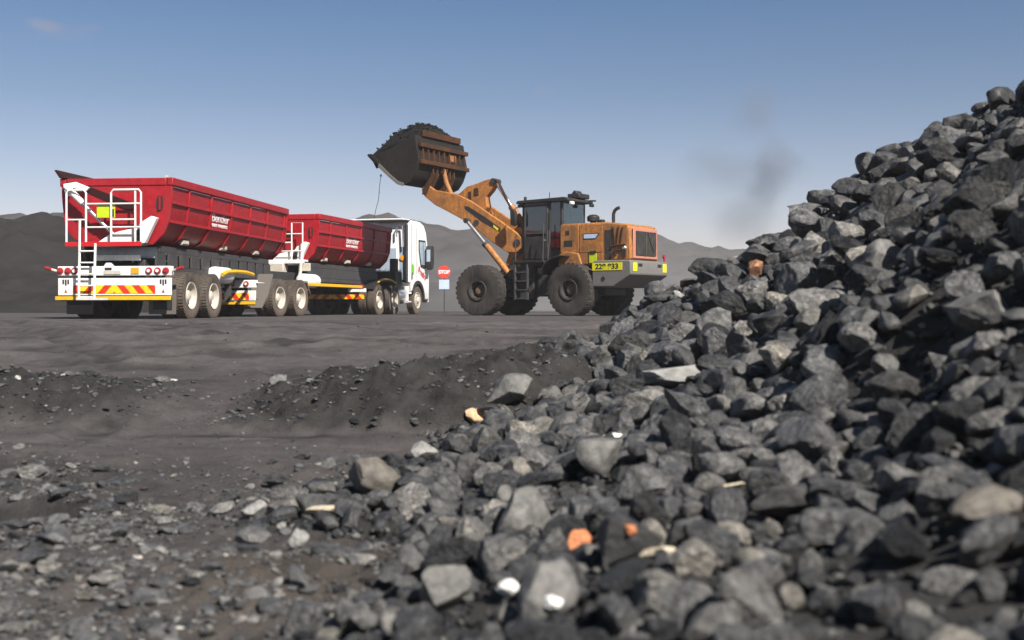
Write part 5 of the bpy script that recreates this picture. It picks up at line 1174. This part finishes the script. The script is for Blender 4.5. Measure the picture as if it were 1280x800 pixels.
for s in (1, -1):
    SP = FB(MB().prism(side, *mm(s*(BW + 0.002), s*(BW + 0.05)), 'y'), 'side_plate', 'bucket', BK, bevel=0.01)
    FB(MB().prism([(5.75, 5.0), (5.3, 4.62), (4.95, 4.36), (4.7, 4.29), (4.7, 4.40), (4.92, 4.47), (5.25, 4.72), (5.7, 5.12)], *mm(s*(BW + 0.051), s*(BW + 0.075)), 'y'), 'wear_strip', 'steelgrey', SP, bevel=0.006)
    FB(MB().prism([(6.10, 5.40), (5.72, 5.06), (5.66, 5.16), (6.02, 5.46)], *mm(s*(BW + 0.051), s*(BW + 0.08)), 'y'), 'wear_strip', 'bucket', SP, bevel=0.006)
FB(MB().prism([(6.17, 5.47), (5.80, 5.17), (5.85, 5.07), (6.21, 5.40)], -BW - 0.04, BW + 0.04, 'y'), 'cutting_edge', 'bucket', BK, bevel=0.006)
FB(MB().prism([(4.24, 5.985), (4.20, 6.18), (4.15, 6.18), (4.165, 5.98)], -BW*0.8, BW*0.8, 'y'), 'spill_guard', 'orangedark', BK, bevel=0.006)
FB(MB().box(4.02, 4.14, -BW, BW, 5.58, 5.72).box(3.99, 4.12, -BW - 0.02, BW + 0.02, 5.02, 5.16), 'back_beam', 'orangedark', BK, bevel=0.012)
for k in range(9):
    y = -1.32 + k*0.33
    FB(MB().prism([(4.115, 5.165), (4.04, 5.165), (4.07, 5.575), (4.17, 5.575)], y - 0.03, y + 0.03, 'y'), 'back_rib', 'orangedark', BK, bevel=0.006)
FB(MB().box(4.085, 4.10, -0.78, -0.40, 5.28, 5.5), 'patch', 'orange', BK, bevel=0.01)
for s in (1, -1):
    for q in (0.40, 0.66):
        FB(MB().prism([(4.10, 5.0), (4.22, 4.66), (4.44, 4.38), (4.56, 4.08), (4.40, 4.06), (4.28, 4.3), (4.06, 4.7)], *mm(s*(q - 0.03), s*(q + 0.03)), 'y'), 'bucket_bracket', 'orangedark', BK, bevel=0.01)
for q in (-0.1, 0.1):
    FB(MB().prism([(4.12, 5.02), (4.0, 4.98), (4.04, 4.82), (4.18, 4.8)], q - 0.03 + 0.0, q + 0.03, 'y'), 'bucket_bracket', 'orangedark', BK, bevel=0.01)
# --- heaped load of black coal in the bucket
g = 46; us = np.linspace(0, 1, g); vs_ = np.linspace(-1, 1, g)
U, Vv = np.meshgrid(us, vs_)
lx = 4.28 + U*(6.14 - 4.28); base = np.interp(lx, [4.28, 6.14], [5.93, 5.46]) - 0.06
domeu = np.clip(1 - np.abs((U - 0.44)/0.57)**2.3, 0, 1); domev = np.clip(1 - np.abs(Vv)**2.4, 0, 1)
hz = base + 0.84*domeu*domev**0.75 + fbm(U*9, Vv*9, 400, 4)*0.10*np.minimum(domev*4, 1)*np.minimum(domeu*4, 1)
P = [xf_((a, b*1.48, c)) for a, b, c in zip(lx.ravel(), Vv.ravel(), hz.ravel())]
ii = np.arange(g*g).reshape(g, g); top = np.stack([ii[:-1, :-1], ii[:-1, 1:], ii[1:, 1:], ii[1:, :-1]], -1).reshape(-1, 4)
lme = np_mesh('coal_load', np.array(P), top, M['coal'])
lo = bpy.data.objects.new('coal_load', lme); COL.objects.link(lo); lo.location = W.location; lo.rotation_euler = W.rotation_euler
lq = lo.modifiers.new('thick', 'SOLIDIFY'); lq.thickness = 0.45; lq.offset = -1
tag(lo, 'black coal heaped in the raised bucket of the orange loader', 'coal load')
# small lumps on that load
nl = 420; Uu = RNG.uniform(0.05, 0.95, nl); Vr = RNG.uniform(-0.93, 0.93, nl)
iu = (Uu*(g-1)).astype(int); iv = ((Vr+1)/2*(g-1)).astype(int)
pos = np.array([xf_((lx[b, a], Vr[k]*1.48, hz[b, a] + 0.02)) for k, (a, b) in enumerate(zip(iu, iv))])
Vm, Fm, Tm = merged('l', pos, RNG.uniform(0.015, 0.05, nl), ROCK1, F1, None, RNG.uniform(0, 1, nl))
ol = bpy.data.objects.new('lump', np_mesh('lump', Vm, Fm, M['coal'], sharp=30)); COL.objects.link(ol); ol.parent = lo; ol['kind'] = 'stuff'

# ------------------------------------------------------------------ stop sign behind the loader's front wheel
SGN = empty('stop_sign', (-2.66, 46.5, 0), R(-4)); tag(SGN, 'round red stop sign with a pale blue plate below, standing between truck and loader', 'sign')
MB().tube((0, 0.03, -0.1), (0, 0.03, 1.85), 0.018, 10).build('post', M['dark'], SGN)
oc = [(0.265*math.cos(R(22.5 + 45*k)), 1.63 + 0.265*math.sin(R(22.5 + 45*k))) for k in range(8)]
ds = MB().prism(oc, -0.015, -0.003, 'y').build('sign_disc', M['signred'], SGN)
text('lettering', 'STOP', 0.18, M['cabwhite'], ds, basis((1, 0, 0), (0, 0, 1), (0, -0.018, 1.625)), 0.002, 0.01)
MB().box(-0.2, 0.2, -0.015, -0.003, 0.96, 1.33).build('lower_plate', M['signblue'], SGN)
